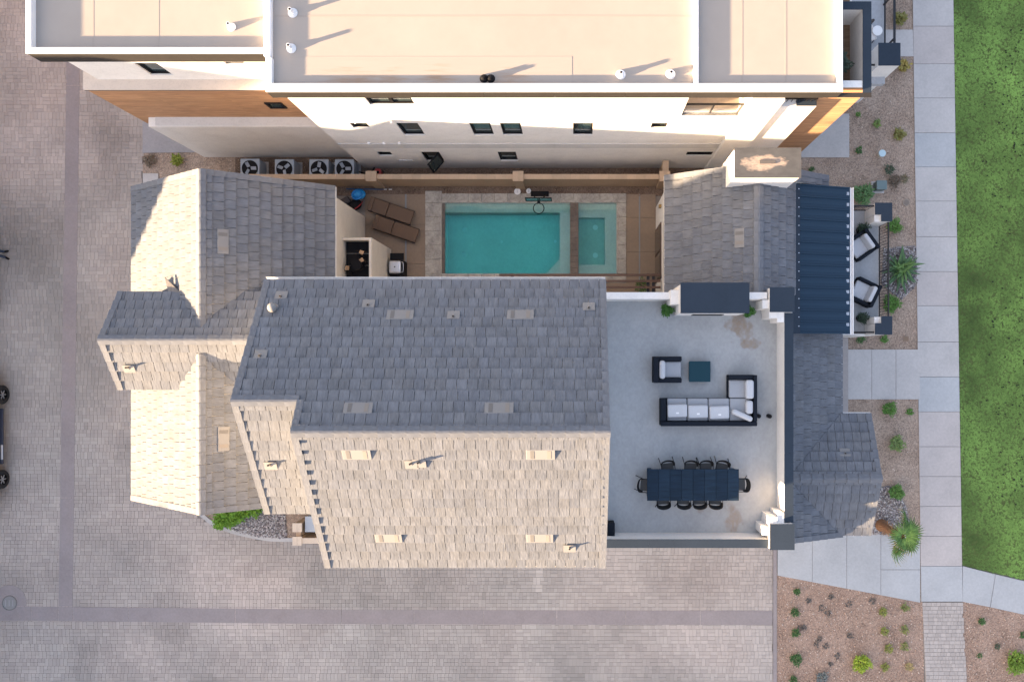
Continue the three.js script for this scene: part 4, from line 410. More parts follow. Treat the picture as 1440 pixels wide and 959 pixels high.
// ------------------------------------------------------------ the white building next door
{
  const nb = thing('neighbour_house', 'three-storey white flat-roofed house with wood cladding beside the pool yard', 'house'); const np = (n) => part(n, nb);
  const zc = -8.57, hF = 10.1, hC = 10.75, N = -30;   // front plane, fascia underside, cap top, north end
  // solid walls are laid round the openings: list of [x0,x1,y0,y1] holes per facade strip
  const facade = (x0, x1, y0, y1, z, holes, m, t = 0.25) => { const xs = [...new Set([x0, x1, ...holes.flatMap(h => [h[0], h[1]])])].filter(x => x >= x0 && x <= x1).sort((a, b) => a - b), g = G(); for (let i = 0; i < xs.length - 1; i++) { const a = xs[i], b = xs[i + 1], hs = holes.filter(h => h[0] <= a + 1e-6 && h[1] >= b - 1e-6).sort((p, q) => p[2] - q[2]); let y = y0; for (const h of hs) { if (h[2] > y) g.box(a, b, y, h[2], z - t, z); y = h[3]; } if (y < y1) g.box(a, b, y, y1, z - t, z); } return g.mesh('wall', m, nb); };
  const win = (x0, x1, y0, y1, z, mull = 0) => { const w = np('window'); const f = 0.07, d = 0.1; G().box(x0, x1, y0, y0 + f, z - d - 0.06, z - d + 0.05).box(x0, x1, y1 - f, y1, z - d - 0.06, z - d + 0.05).box(x0, x0 + f, y0 + f, y1 - f, z - d - 0.06, z - d + 0.05).box(x1 - f, x1, y0 + f, y1 - f, z - d - 0.06, z - d + 0.05).mesh('frame', M.black, w); if (mull) G().box((x0 + x1) / 2 - 0.05, (x0 + x1) / 2 + 0.05, y0 + f, y1 - f, z - d - 0.05, z - d + 0.04).mesh('mullion', M.black, w); const n = mull ? 2 : 1; for (let i = 0; i < n; i++) { const a = x0 + f + i * ((x1 - x0) / 2 - f + 0.05), b = n === 1 ? x1 - f : a + (x1 - x0) / 2 - f - 0.05; G().box(a, b, y0 + f, y1 - f, z - d - 0.03, z - d - 0.01).mesh('pane', M.winGlass, w); } return w; };
  M.winGlass = mk(0.05, 0.075, 0.08, 0.04, { metalness: 0.25 });
  const cw = [[-6.9, -5.38, 9.16, 10.03], [-6.52, -5.72, 5.4, 7.02], [-3.86, -3.09, 5.4, 7.02], [-2.74, -1.99, 5.4, 7.02], [-0.08, 0.65, 5.4, 7.02], [2.78, 3.37, 6.37, 7.02], [-8.2, -7.57, 6.37, 7.02], [-8.22, -7.64, 2.21, 2.87], [-6.39, -5.63, 1.3, 2.87], [-3.22, -2.46, 1.34, 2.87], [4.62, 5.72, 2.2, 2.87]];
  const log = [3.72, 5.74, 7.92, hF];
  facade(-9.43, 5.76, 0, hF, zc, [...cw, log], M.stucco);
  cw.forEach((c, i) => win(...c, zc, i === 0));
  G().box(-9.42, 5.75, 3.55, 4.2, zc, zc + 0.025).mesh('trim_band', M.trim, nb);
  G().box(5.76, 6.82, 0, hF, zc - 0.3, zc + 0.15).mesh('pilaster', M.stucco, nb);
  G().box(-9.43, -9.2, 0, hF, N, zc - 0.25).box(-9.2, 9.0, 0, 3, N, zc - 1.5).mesh('wall', M.stucco, nb);
  // loggia
  const lg = np('loggia'); G().box(3.6, 5.9, 7.75, 7.92, zc - 1.5, zc - 0.001).mesh('floor', mk(0.45, 0.36, 0.28, 0.9, { map: tConc }), lg); G().box(3.5, 5.95, 7.9, hF, zc - 1.6, zc - 1.5).box(3.5, 3.7, 7.92, hF, zc - 1.5, zc - 0.252).box(5.76, 5.95, 7.92, hF, zc - 1.5, zc - 0.31).mesh('wall', M.stucco, lg); G().box(3.7, 5.76, 8.9, 8.96, zc - 0.12, zc - 0.06).mesh('top_rail', M.blackMetal, lg); for (const x of [3.76, 4.72, 5.68]) G().box(x - 0.025, x + 0.025, 7.92, 8.9, zc - 0.115, zc - 0.065).mesh('rail_post', M.blackMetal, lg); G().box(3.8, 5.64, 8.0, 8.85, zc - 0.1, zc - 0.085).mesh('rail_glass', new THREE.MeshPhysicalMaterial({ color: 0xffffff, transmission: 1, thickness: 0, roughness: 0.03 }), lg);
  // right-hand part: recessed white bay with balcony, wood-clad pier
  G().box(6.82, 8.13, 0, 9.1, zc - 0.22, zc + 0.03).mesh('wall', M.stucco, nb); const b2 = np('upper_balcony'); G().box(6.82, 8.12, 8.0, 8.1, zc - 2, zc - 0.222).mesh('floor', M.concrete, b2); G().box(6.82, 8.12, 8.1, hF, zc - 2.2, zc - 2).mesh('wall', M.stucco, b2); G().box(6.83, 8.1, 9.4, 9.45, zc - 0.15, zc - 0.1).mesh('top_rail', M.blackMetal, b2); G().box(7.45, 8.13, 9.1, 9.14, zc - 0.22, zc + 0.02).mesh('metal_cap', M.cap, b2); for (let i = 0; i < 8; i++) G().box(6.95 + i * 0.16, 6.97 + i * 0.16, 9.1, 9.4, zc - 0.135, zc - 0.115).mesh('baluster', M.blackMetal, b2);
  const clad = (x0, x1, y0, y1, z, len, nm = 'wood_cladding') => { const c = np(nm); const hgt = 0.15; let r = 0; for (let y = y0; y < y1 - 0.02; y += hgt, r++) { let x = x0; let off = r % 2 ? len * 0.5 : len; while (x < x1 - 0.01) { const e = Math.min(x1, x + off); G().box(x + 0.002, e - 0.002, y + 0.004, Math.min(y + hgt, y1) - 0.004, z - 0.022, z).mesh('wood_board', M.boards[Math.floor(rnd() * 4)], c); x = e; off = len; } } return c; };
  M.boards = [[0.6, 0.335, 0.175], [0.64, 0.36, 0.19], [0.56, 0.31, 0.165], [0.62, 0.355, 0.185]].map(c => mk(...c, 0.65, { map: tWood }));
  G().box(8.14, 9.57, 0, 8.39, zc - 6, zc - 0.28).mesh('wall', M.stucco, nb); clad(8.132, 9.6, 0, hF, zc - 0.25, 1.468);
  // left wing: lower white wall, wood-clad storey, set-back top storey
  const lz = -9.05, wz = -9.41, uz = -9.73; G().box(-16.58, -9.44, 0, 4.86, lz - 0.36, lz).box(-16.58, -9.44, 0, 4.86, N, wz).mesh('wall', M.stucco, nb); G().box(-16.3, -9.44, 4.862, 4.9, wz + 0.001, lz - 0.03).mesh('ledge', M.trim, nb);
  G().box(-17.03, -9.44, 4.0, 8.2, N, wz - 0.024).mesh('wall', M.woodWall = mk(0.35, 0.2, 0.11, 0.8), nb); const ww = [-11.4, -10.76, 6.07, 6.72]; clad(-17.05, ww[0], 4.0, 8.2, wz, 2.9); clad(ww[1], -9.44, 4.0, 8.2, wz, 1.4); clad(ww[0], ww[1], 4.0, 6.07, wz, 1); clad(ww[0], ww[1], 6.72, 8.2, wz, 1); win(...ww, wz + 0.09);
  G().box(-17.1, -9.44, 8.2, 8.26, uz - 0.02, wz + 0.04).box(-17.1, -16.6, 8.2, 8.26, N, uz - 0.02).mesh('ledge', mk(0.6, 0.52, 0.45, 0.85, { map: tStucco }), nb); G().box(-17.09, -9.44, 8.16, 8.2, wz + 0.0, wz + 0.045).mesh('drip_edge', M.black, nb);
  const uw = [[-14.5, -13.75, 8.7, 9.85], [-11.5, -10.86, 9.72, 9.94]]; facade(-16.58, -9.44, 8.26, 9.95, uz, uw, M.stucco); uw.forEach(w => win(...w, uz)); G().box(-16.58, -16.33, 8.26, 9.95, N, uz - 0.25).box(-16.3, -9.5, 8.26, 9.9, N, uz - 1.2).mesh('wall', M.stucco, nb);
  // roofs: slab, fascia, white cap, membrane
  const roofPart = (x0, x1, z1, h0, h1, fl) => { const r = np('flat_roof'); G().box(x0, x1, h0 - 0.02, fl, N, z1 - 0.05).mesh('roof_slab', M.membrane, r); return r; };
  const rc = roofPart(-9.77, 8.45, zc + 0.05, hF, hC, 10.57); const rl = roofPart(-17.42, -9.8, -9.75, 9.95, 10.7, 10.45);
  const seg = (a, b) => { const n = Math.round((b - a) / 2.4); return Array.from({ length: n }, (_, i) => [a + (b - a) * i / n + 0.003, a + (b - a) * (i + 1) / n - 0.003]); };
  for (const [a, b] of seg(-9.77, 8.45)) G().box(a, b, hF, hC - 0.03, zc + 0.002, zc + 0.06).mesh('fascia_panel', M.fascia, rc); for (const [a, b] of seg(-17.46, -9.78)) G().box(a, b, 9.95, 10.67, -9.78, -9.73).mesh('fascia_panel', M.fascia, rl); G().box(-17.48, -17.42, 9.95, 10.67, N, -9.781).mesh('fascia_panel', M.fascia, rl); G().box(-9.83, -9.771, hF, hC - 0.03, -9.7, zc + 0.06).mesh('fascia_panel', M.fascia, rc); G().box(8.451, 8.5, hF, hC - 0.03, N, zc + 0.06).mesh('fascia_panel', M.fascia, rc);
  const capw = 0.2; G().rbox(-9.83, 8.5, hC - 0.05, hC, zc - capw, zc + 0.075, 0.015).box(-9.8, 8.45, hC - 0.2, hC - 0.05, zc - capw + 0.01, zc - 0.06).mesh('roof_curb', M.white, rc); G().rbox(-9.83, -9.83 + capw, hC - 0.2, hC, -9.6, zc - capw - 0.002, 0.03).mesh('roof_curb', M.white, rc); G().rbox(8.32, 8.5, hC - 0.2, hC, N, zc - capw - 0.002, 0.03).mesh('roof_curb', M.white, rc); G().rbox(-17.48, -9.84, 10.66, 10.7, -9.93, -9.725, 0.015).box(-17.4, -9.84, 10.4, 10.66, -9.92, -9.8).mesh('roof_curb', M.white, rl); G().rbox(-17.48, -17.3, 10.66, 10.7, N, -9.932, 0.015).box(-17.41, -17.31, 10.4, 10.66, N, -9.932).mesh('roof_curb', M.white, rl); G().rbox(-9.9, -9.66, 10.35, 10.77, N, -9.62, 0.05).mesh('roof_curb', M.white, rc);
  const dv = np('roof_divider'); G().rbox(3.76, 3.92, 10.55, 10.75, N, zc - capw - 0.004, 0.03).mesh('roof_curb', M.white, dv); for (const x of [0, 5.6, 6.7]) { }
  // membrane laps and drainage stains as thin sheets of the roofing itself
  for (const z of [-11.0, -13.4]) G().box(-9.6, 3.9, 10.57, 10.574, z, z + 0.06).mesh('membrane_lap', mk(0.31, 0.27, 0.235, 0.85), rc); for (const x of [5.3, 6.7]) G().box(x, x + 0.05, 10.57, 10.574, -16, zc - 0.3).mesh('membrane_lap', mk(0.31, 0.27, 0.235, 0.85), rc); for (const x of [-15.5, -13.4]) G().box(x, x + 0.05, 10.45, 10.454, -18, -9.95).mesh('membrane_lap', mk(0.31, 0.27, 0.235, 0.85), rl);
  { const st = tex(512, (x, y) => { const n = fbm(x, y, 10, 121), n2 = fbm(x, y, 50, 122, 3); let s = 0; for (const [a, w] of [[0.22, 0.1], [0.36, 0.06], [0.52, 0.07], [0.78, 0.09]]) s = Math.max(s, Math.min(1, Math.max(0, 1.1 - Math.hypot((x - a) / w, (y - 0.12) / (0.5)) - 1.5 * (n - 0.45)))); s *= 0.3 + 0.9 * n2; const v = 0.91 + 0.05 * (n - 0.5); return [v * (1 - 0.12 * s), v * (1 - 0.3 * s), v * (1 - 0.45 * s)]; }, 1); st.repeat.set(1, 1); st.wrapS = st.wrapT = THREE.ClampToEdgeWrapping; const g = clean(new THREE.PlaneGeometry(9, 0.9).rotateX(-Math.PI / 2).translate(-4.6, 10.575, zc - capw - 0.46)); const m = new THREE.Mesh(g, mk(0.36, 0.315, 0.275, 0.85, { map: st })); m.name = 'stained_membrane'; m.receiveShadow = true; rc.add(m); }
  // roof pipes
  const rp = (u, v, h, base, r, m = M.white) => { const o = np('roof_pipe'); o.position.set(X(u, base), base, Z(v, base)); G().cyl(0, 0, h, 0, r, r * 0.75, 16).mesh('pipe', m, o); G().cyl(0, 0, 0.12, 0, r * 2, r * 1.1, 18).mesh('boot', m === M.white ? M.white : m, o); G().cyl(0, h, h + 0.004, 0, r * 0.5, r * 0.5, 12).mesh('bore', M.black, o); };
  rp(325, 38, 0.3, 10.46, 0.07); rp(411, 18, 0.3, 10.58, 0.08); rp(409, 68, 0.3, 10.58, 0.08); rp(873, 105, 0.24, 10.58, 0.08); rp(943, 104.5, 0.24, 10.58, 0.08); rp(680.5, 110.5, 0.22, 10.58, 0.07, M.black); rp(690, 110.5, 0.22, 10.58, 0.07, M.black);
  // corner terrace framed by a dark-capped wall
  const ctz = np('corner_terrace'); G().box(8.5, 9.359, 8.395, 8.8, -14.6, zc - 0.502).mesh('floor', mk(0.3, 0.2, 0.12, 0.9, { map: tWood }), ctz); G().box(9.36, 9.6, 8.4, hF, -11.6, zc - 0.502).box(8.51, 9.36, 8.8, hF, -11.6, -11.4).mesh('wall', M.stucco, ctz); G().box(9.34, 9.62, hF, hF + 0.03, -11.63, zc - 0.1).box(8.51, 9.338, hF, hF + 0.03, -11.63, -11.37).mesh('metal_cap', M.cap, ctz); G().box(8.51, 9.62, hF, hF + 0.03, zc - 0.098, zc + 0.05).mesh('metal_cap', M.fascia, ctz); G().box(8.14, 9.58, 8.4, hF, zc - 0.5, zc - 0.275).mesh('wall', M.stucco, ctz); G().box(7.9, 9.58, 3.0, 8.39, N, zc - 6.001).mesh('wall', M.stucco, ctz);
  // first-floor balcony facing the lawn, capped pier, rail, side wall
  const fb = np('front_balcony'); G().box(9.43, X(1245, 3.4), 3.1, 3.4, -24, -11.2).mesh('floor_slab', mk(0.46, 0.47, 0.49, 0.9, { map: tFloor }), fb); const px0 = X(1236, 4.75), px1 = X(1267, 4.75), pz0 = Z(60, 4.75), pz1 = Z(92, 4.75); G().box(px0 + 0.02, px1 - 0.02, 0, 4.72, pz0 + 0.02, pz1 - 0.02).box(9.44, px0 + 0.02, 0, 3.4, pz1 - 0.3, pz1 - 0.03).mesh('pier_wall', M.stucco, fb); G().box(px0, px1, 4.72, 4.75, pz0, pz1).mesh('metal_cap', M.cap, fb); const rx = X(1258, 4.5); G().box(rx - 0.04, rx + 0.04, 4.5, 4.56, -24, pz0).mesh('top_rail', M.blackMetal, fb); G().box(rx - 0.025, rx + 0.025, 3.5, 3.56, -24, pz0).mesh('bottom_rail', M.blackMetal, fb); for (const z of [-12.6, -14.4, -16.2]) G().box(rx - 0.03, rx + 0.03, 3.4, 4.5, z - 0.03, z + 0.03).mesh('rail_post', M.blackMetal, fb); G().box(9.5, px0, 4.3, 4.36, pz1 - 0.2, pz1 - 0.14).mesh('top_rail', M.blackMetal, fb); 
  // open casement sash on the ground floor
  const sa = np('open_sash'); sa.position.set(-5.66, 1.35, zc + 0.02); sa.rotation.y = 0.85; G().box(-0.68, 0, 0, 0.07, -0.025, 0.025).box(-0.68, 0, 1.4, 1.47, -0.025, 0.025).box(-0.68, -0.61, 0.07, 1.4, -0.025, 0.025).box(-0.07, 0, 0.07, 1.4, -0.025, 0.025).mesh('frame', M.black, sa); G().box(-0.61, -0.07, 0.07, 1.4, -0.006, 0.006).mesh('pane', M.winGlass, sa);
  const vt = np('wall_vent'); for (let i = 0; i < 4; i++) G().box(-7.55 + i * 0.15, -7.43 + i * 0.15, 1.45, 1.57, zc, zc + 0.05).mesh('louvre', M.trim, vt); for (const x of [-7.9, -7.3, -6.6]) G().cyl(x, 7.3, 7.36, zc + 0.06, 0.05, 0.04, 10).mesh('vent_hood', M.white, vt); for (const x of [-8.2, -7.6, -7.0, 1.2, 1.7, 2.4]) G().box(x, x + 0.1, x > 0 ? 7.25 : 4.3, x > 0 ? 7.33 : 4.38, zc, zc + 0.07).mesh('vent_hood', M.white, vt);
}
// ------------------------------------------------------------ houses across the street that shade the drive
{
  const gab = thing('street_house', 'pale stucco house with steep tiled gable facing the paved street', 'house'); const x1 = -28, x0 = -40, zr = -5.85, hr = 12.5, p = 0.93, hs = 6.1; const he = hr - p * hs; G().prismX([[zr - hs + 0.3, 0], [zr - hs + 0.3, he], [zr, hr - 0.35], [zr + hs - 0.3, he], [zr + hs - 0.3, 0]], x0 + 0.3, x1 - 0.3).mesh('wall', M.cream, gab); for (const s of [-1, 1]) G().slab([V(x0, he, zr + s * hs), V(x1, he, zr + s * hs), V(x1, hr, zr), V(x0, hr, zr)], 0.2).mesh('roof', M.slate, gab); for (const z of [-9.5, -5.2]) { G().box(x1 - 0.3, x1 - 0.2, 0.05, 2.4, z - 1.4, z + 1.4).mesh('garage_door', M.brown, gab); G().box(x1 - 0.3, x1 - 0.24, 4.2, 5.8, z - 0.7, z + 0.7).mesh('window', M.glass, gab); }
  const flat = (z0, z1, h, label, m) => { const o = thing('street_house', label, 'house'); G().box(-40, -28.4, 0, h - 0.5, z0, z1).mesh('wall', m, o); G().box(-40.1, -28.3, h - 0.5, h, z0 - 0.1, z1 + 0.1).mesh('parapet', M.fascia, o); for (let z = z0 + 2; z < z1 - 2; z += 4.2) { const w = G().box(-28.4, -28.33, 3.9, 5.3, z, z + 1.5).mesh('window', M.black, o); G().box(-28.33, -28.31, 3.98, 5.22, z + 0.08, z + 1.42).mesh('pane', M.glass, w); const d = G().box(-28.4, -28.34, 0.05, 2.4, z - 0.6, z + 1.9).mesh('garage_door', M.brown, o); } return o; };
  flat(-0.1, 12.6, 7.0, 'low white street house with flat roof beside the gabled house', M.stucco); flat(13.2, 34, 11.2, 'tall white three-storey street house with flat roof and dark parapet', M.stucco); flat(-30, -13.2, 7.2, 'cream two-storey street house with flat roof beyond the gabled house', M.cream);
}
// ------------------------------------------------------------ air conditioners by the block wall
{
  const mkAC = (label) => { const o = thing('air_conditioner', label, 'air conditioner', [0, 0, 0], 0, 'condensers in a row on the side gravel'); const h = 0.92, r = 0.41; G().rbox(-r, r, 0.04, h - 0.05, -r, r, 0.05).mesh('cabinet', M.acBody, o); G().rbox(-r - 0.012, r + 0.012, h - 0.06, h, -r - 0.012, r + 0.012, 0.03).mesh('top_panel', mk(0.36, 0.4, 0.45, 0.5), o); G().cyl(0, h - 0.02, h + 0.006, 0, 0.335, 0.335, 32).mesh('fan_well', M.black, o); G().add(new THREE.TorusGeometry(0.34, 0.014, 8, 36).rotateX(Math.PI / 2).translate(0, h + 0.01, 0)).mesh('rim', M.black, o); const fan = part('fan', o); G().cyl(0, h + 0.006, h + 0.035, 0, 0.07, 0.07, 16).mesh('hub', M.black, fan); for (let i = 0; i < 3; i++) { const b = G().box(0.06, 0.29, -0.006, 0.006, -0.07, 0.07).mesh('blade', mk(0.3, 0.33, 0.38, 0.35), fan); b.position.y = h + 0.045; b.rotation.set(0.3, 0, 0); b.rotation.order = 'YXZ'; b.rotation.y = i * 2.094; } G().box(-r - 0.08, r + 0.08, 0, 0.04, -r - 0.08, r + 0.08).mesh('pad', M.concrete, o); return o; };
  const a = mkAC('grey air conditioner condenser at the gravel end of the row'); a.position.set(X(351, 0.9), 0, -8.34); const labs = ['grey air conditioner condenser second from the open gravel', 'grey air conditioner condenser next to the end of the row by the white wall corner', 'grey air conditioner condenser tucked against the white wall corner'];
  [399.5, 448, 484].forEach((u, i) => { const c = dup(a, [X(u, 0.9), 0, -8.32], 0, labs[i]); c.children.find(k => k.name === 'fan').rotation.y = 0.7 * (i + 1); });
  const rt = thing('red_tank', 'small red canister on the gravel beside the condensers', 'canister', [X(532, 0.2), 0, Z(243, 0.2)]); G().cyl(0, 0, 0.36, 0, 0.16, 0.16, 20).mesh('body', mk(0.4, 0.03, 0.03, 0.5), rt); G().cyl(0, 0.36, 0.46, 0, 0.06, 0.04, 14).mesh('neck', M.black, rt);
  const hz = thing('irrigation_hose', 'coiled black hose at the foot of the white wall by the condensers', 'hose'); G().tube([V(-11.6, 0.03, -8.62), V(-10.8, 0.03, -8.65), V(-10.2, 0.05, -8.6), V(-9.7, 0.03, -8.4), V(-9.2, 0.03, -8.3), V(-8.9, 0.35, -8.5)], 0.03, 40).mesh('hose', M.black, hz);
}
// ------------------------------------------------------------ pool yard furniture
{
  const lg = (label, u, v, turn) => { const o = thing('sun_lounger', label, 'sun lounger', [X(u, 0.35), 0, Z(v, 0.35)], turn, 'loungers by the pool'); const wd = 0.31; G().rbox(-1.0, -0.16, 0.3, 0.42, -wd, wd, 0.045).mesh('back_cushion', M.loungeCloth, o); G().rbox(-0.14, 1.0, 0.3, 0.42, -wd, wd, 0.045).mesh('seat_cushion', M.loungeCloth, o); G().rbox(-1.02, -0.82, 0.4, 0.47, -wd, wd, 0.03).mesh('head_roll', M.loungeCloth, o); G().box(-0.98, 0.98, 0.24, 0.3, -wd - 0.02, -wd + 0.03).box(-0.98, 0.98, 0.24, 0.3, wd - 0.03, wd + 0.02).box(-0.98, -0.93, 0.24, 0.3, -wd, wd).box(0.93, 0.98, 0.24, 0.3, -wd, wd).mesh('frame', M.black, o); for (const [x, z] of [[-0.9, -0.28], [-0.9, 0.28], [0.9, -0.28], [0.9, 0.28]]) G().box(x - 0.025, x + 0.025, 0, 0.24, z - 0.025, z + 0.025).mesh('leg', M.black, o); return o; };
  lg('brown cushioned sun lounger parallel to the block wall', 549.5, 296.5, -0.33); lg('brown cushioned sun lounger between its twin and the barbecue', 556.5, 322, -0.33);
  const bb = thing('barbecue', 'gas barbecue with silver lid beside the cream balcony wall', 'barbecue', [X(558, 0.8), 0, Z(376, 0.8)]); G().rbox(-0.33, 0.3, 0.1, 0.82, -0.3, 0.42, 0.03).mesh('cabinet', M.black, bb); G().rbox(-0.33, 0.2, 0.82, 1.0, -0.28, 0.28, 0.09).mesh('lid', mk(0.6, 0.62, 0.66, 0.35, { metalness: 0.5 }), bb); G().tube([V(0.2, 0.9, -0.22), V(0.27, 0.92, -0.22), V(0.27, 0.92, 0.22), V(0.2, 0.9, 0.22)], 0.015, 24).mesh('handle', M.steel, bb); G().box(-0.3, 0.3, 0.78, 0.83, -0.62, -0.31).box(-0.3, 0.34, 0.78, 0.83, 0.43, 0.62).mesh('side_shelf', M.black, bb); G().cyl(-0.06, 1.0, 1.01, 0, 0.03, 0.03, 12).mesh('gauge', M.black, bb);
  const pl = thing('telescopic_pole', 'blue telescopic pool pole lying along the block wall', 'pole'); G().bar(V(X(487), 0.06, -7.62), V(X(540), 0.06, -7.6), 0.025).mesh('shaft', mk(0.03, 0.09, 0.2, 0.4), pl); for (const u of [541.5, 549]) G().bar(V(X(u) - 0.07, 0.06, -7.6), V(X(u) + 0.07, 0.06, -7.6), 0.022).mesh('clamp', M.white, pl);
  const fl = thing('pool_float', 'folded bright blue pool float heaped by the cream wall', 'pool float', [X(504, 0.3), 0, Z(273, 0.3)]); G().add(new THREE.IcosahedronGeometry(0.3, 3).scale(1, 0.55, 0.8).translate(0, 0.28, 0)).mesh('body', mk(0.01, 0.25, 0.6, 0.5), fl); G().add(new THREE.TorusGeometry(0.2, 0.05, 8, 20).rotateX(1.4).translate(-0.05, 0.42, 0.05)).mesh('ring', mk(0.01, 0.18, 0.5, 0.5), fl);
  const bg = thing('toy_bag', 'black mesh bag of pool toys with red trim by the cream wall', 'bag', [X(499, 0.2), 0, Z(288, 0.2)], 0.5); G().add(new THREE.IcosahedronGeometry(0.3, 2).scale(1, 0.6, 0.8).translate(0, 0.16, 0)).mesh('body', M.black, bg); G().tube([V(-0.3, 0.2, 0.1), V(-0.1, 0.36, 0.2), V(0.2, 0.34, 0.15), V(0.34, 0.1, 0)], 0.025, 20).mesh('trim', mk(0.3, 0.02, 0.02, 0.6), bg); G().rbox(-0.5, -0.1, 0, 0.3, -0.5, -0.2, 0.05).mesh('pouch', mk(0.06, 0.05, 0.05, 0.8), bg);
  const bs = thing('bistro_table', 'small dark bistro table on the dark boarded side balcony', 'table', [X(500, 3.9), 3.18, Z(372, 3.9)]); G().cyl(0, 0.68, 0.71, 0, 0.22, 0.22, 24).mesh('tabletop', M.black, bs); G().cyl(0, 0.02, 0.68, 0, 0.025, 0.025).mesh('post', M.black, bs); G().cyl(0, 0, 0.02, 0, 0.16, 0.16, 20).mesh('foot', M.black, bs);
  const st = (u, v, label) => { const o = thing('stool', label, 'stool', [X(u, 3.6), 3.18, Z(v, 3.6)], rr(0, 3), 'stools with tan seats on the side balcony'); G().rbox(-0.09, 0.09, 0.42, 0.48, -0.08, 0.08, 0.03).mesh('seat', mk(0.42, 0.27, 0.16, 0.7), o); for (const [x, z] of [[-0.1, -0.1], [0.1, -0.1], [-0.1, 0.1], [0.1, 0.1]]) G().bar(V(x * 1.3, 0, z * 1.3), V(x, 0.43, z), 0.012, 6).mesh('leg', M.black, o); };
  st(508, 355, 'tan seated stool on the side balcony farthest from the tiled eave'); st(508, 366, 'tan seated stool beside the bistro table on the side balcony'); st(488, 377, 'tan seated stool against the wall on the side balcony');
  const pt = thing('potted_shrub', 'leafy plant in the corner under the brown trellis', 'plant', [X(902), 0, Z(402)]); leafBall(pt, 0.3, 0.5, 160, [0.06, 0.13, 0.03], 0.09);
}
function leafGeo(n, rx, ry, base, size, tint, hollow = 0.55, up = 0.5) { // leaf quads spread through a crown's volume
  const pos = [], col = []; for (let i = 0; i < n; i++) { const a = rr(0, 6.283), c = rr(-0.35, 1), q = Math.sqrt(1 - c * c), r = Math.pow(rr(0.08, 1), 0.5) * rr(0.72, 1.12) * (1 + 0.16 * Math.sin(a * 3 + rx * 40) + 0.1 * Math.sin(a * 5 + 1)); const p = V(Math.cos(a) * q * rx * r, base + (c * 0.5 + 0.5) * ry * r, Math.sin(a) * q * rx * r); const d = V(Math.cos(a) * q + rr(-0.9, 0.9), c * up * 0.3 + rr(-0.2, 0.4), Math.sin(a) * q + rr(-0.9, 0.9)).normalize(), s = new THREE.Vector3().crossVectors(d, V(rr(-1, 1), 1, rr(-1, 1))).normalize(); const L = size * rr(0.7, 1.3), w = L * 0.28; const t = p.clone().addScaledVector(d, L), m1 = p.clone().addScaledVector(d, L * 0.5).addScaledVector(s, w), m2 = p.clone().addScaledVector(d, L * 0.5).addScaledVector(s, -w); for (const e of [p, m1, t, p, t, m2]) pos.push(e.x, e.y, e.z); const b = rr(0.85, 1.15), y = rr(0.9, 1.15); for (let k = 0; k < 6; k++) col.push(tint[0] * b * y, tint[1] * b, tint[2] * b); }
  const g = new THREE.BufferGeometry(); g.setAttribute('position', new THREE.Float32BufferAttribute(pos, 3)); g.setAttribute('color', new THREE.Float32BufferAttribute(col, 3)); g.computeVertexNormals(); return g; }
function leafMat() { return leafMat.m || (leafMat.m = mk(1, 1, 1, 0.75, { vertexColors: true, side: THREE.DoubleSide })); }
function leafBall(o, rx, ry, n, tint, size = 0.07, base = 0.05) { const m = new THREE.Mesh(leafGeo(n, rx, ry, base, size, tint), leafMat()); m.name = 'foliage'; m.castShadow = m.receiveShadow = true; o.add(m); G().cyl(0, 0, base + ry * 0.3, 0, 0.025, 0.012, 7).mesh('stem', M.bark, o); return m; }
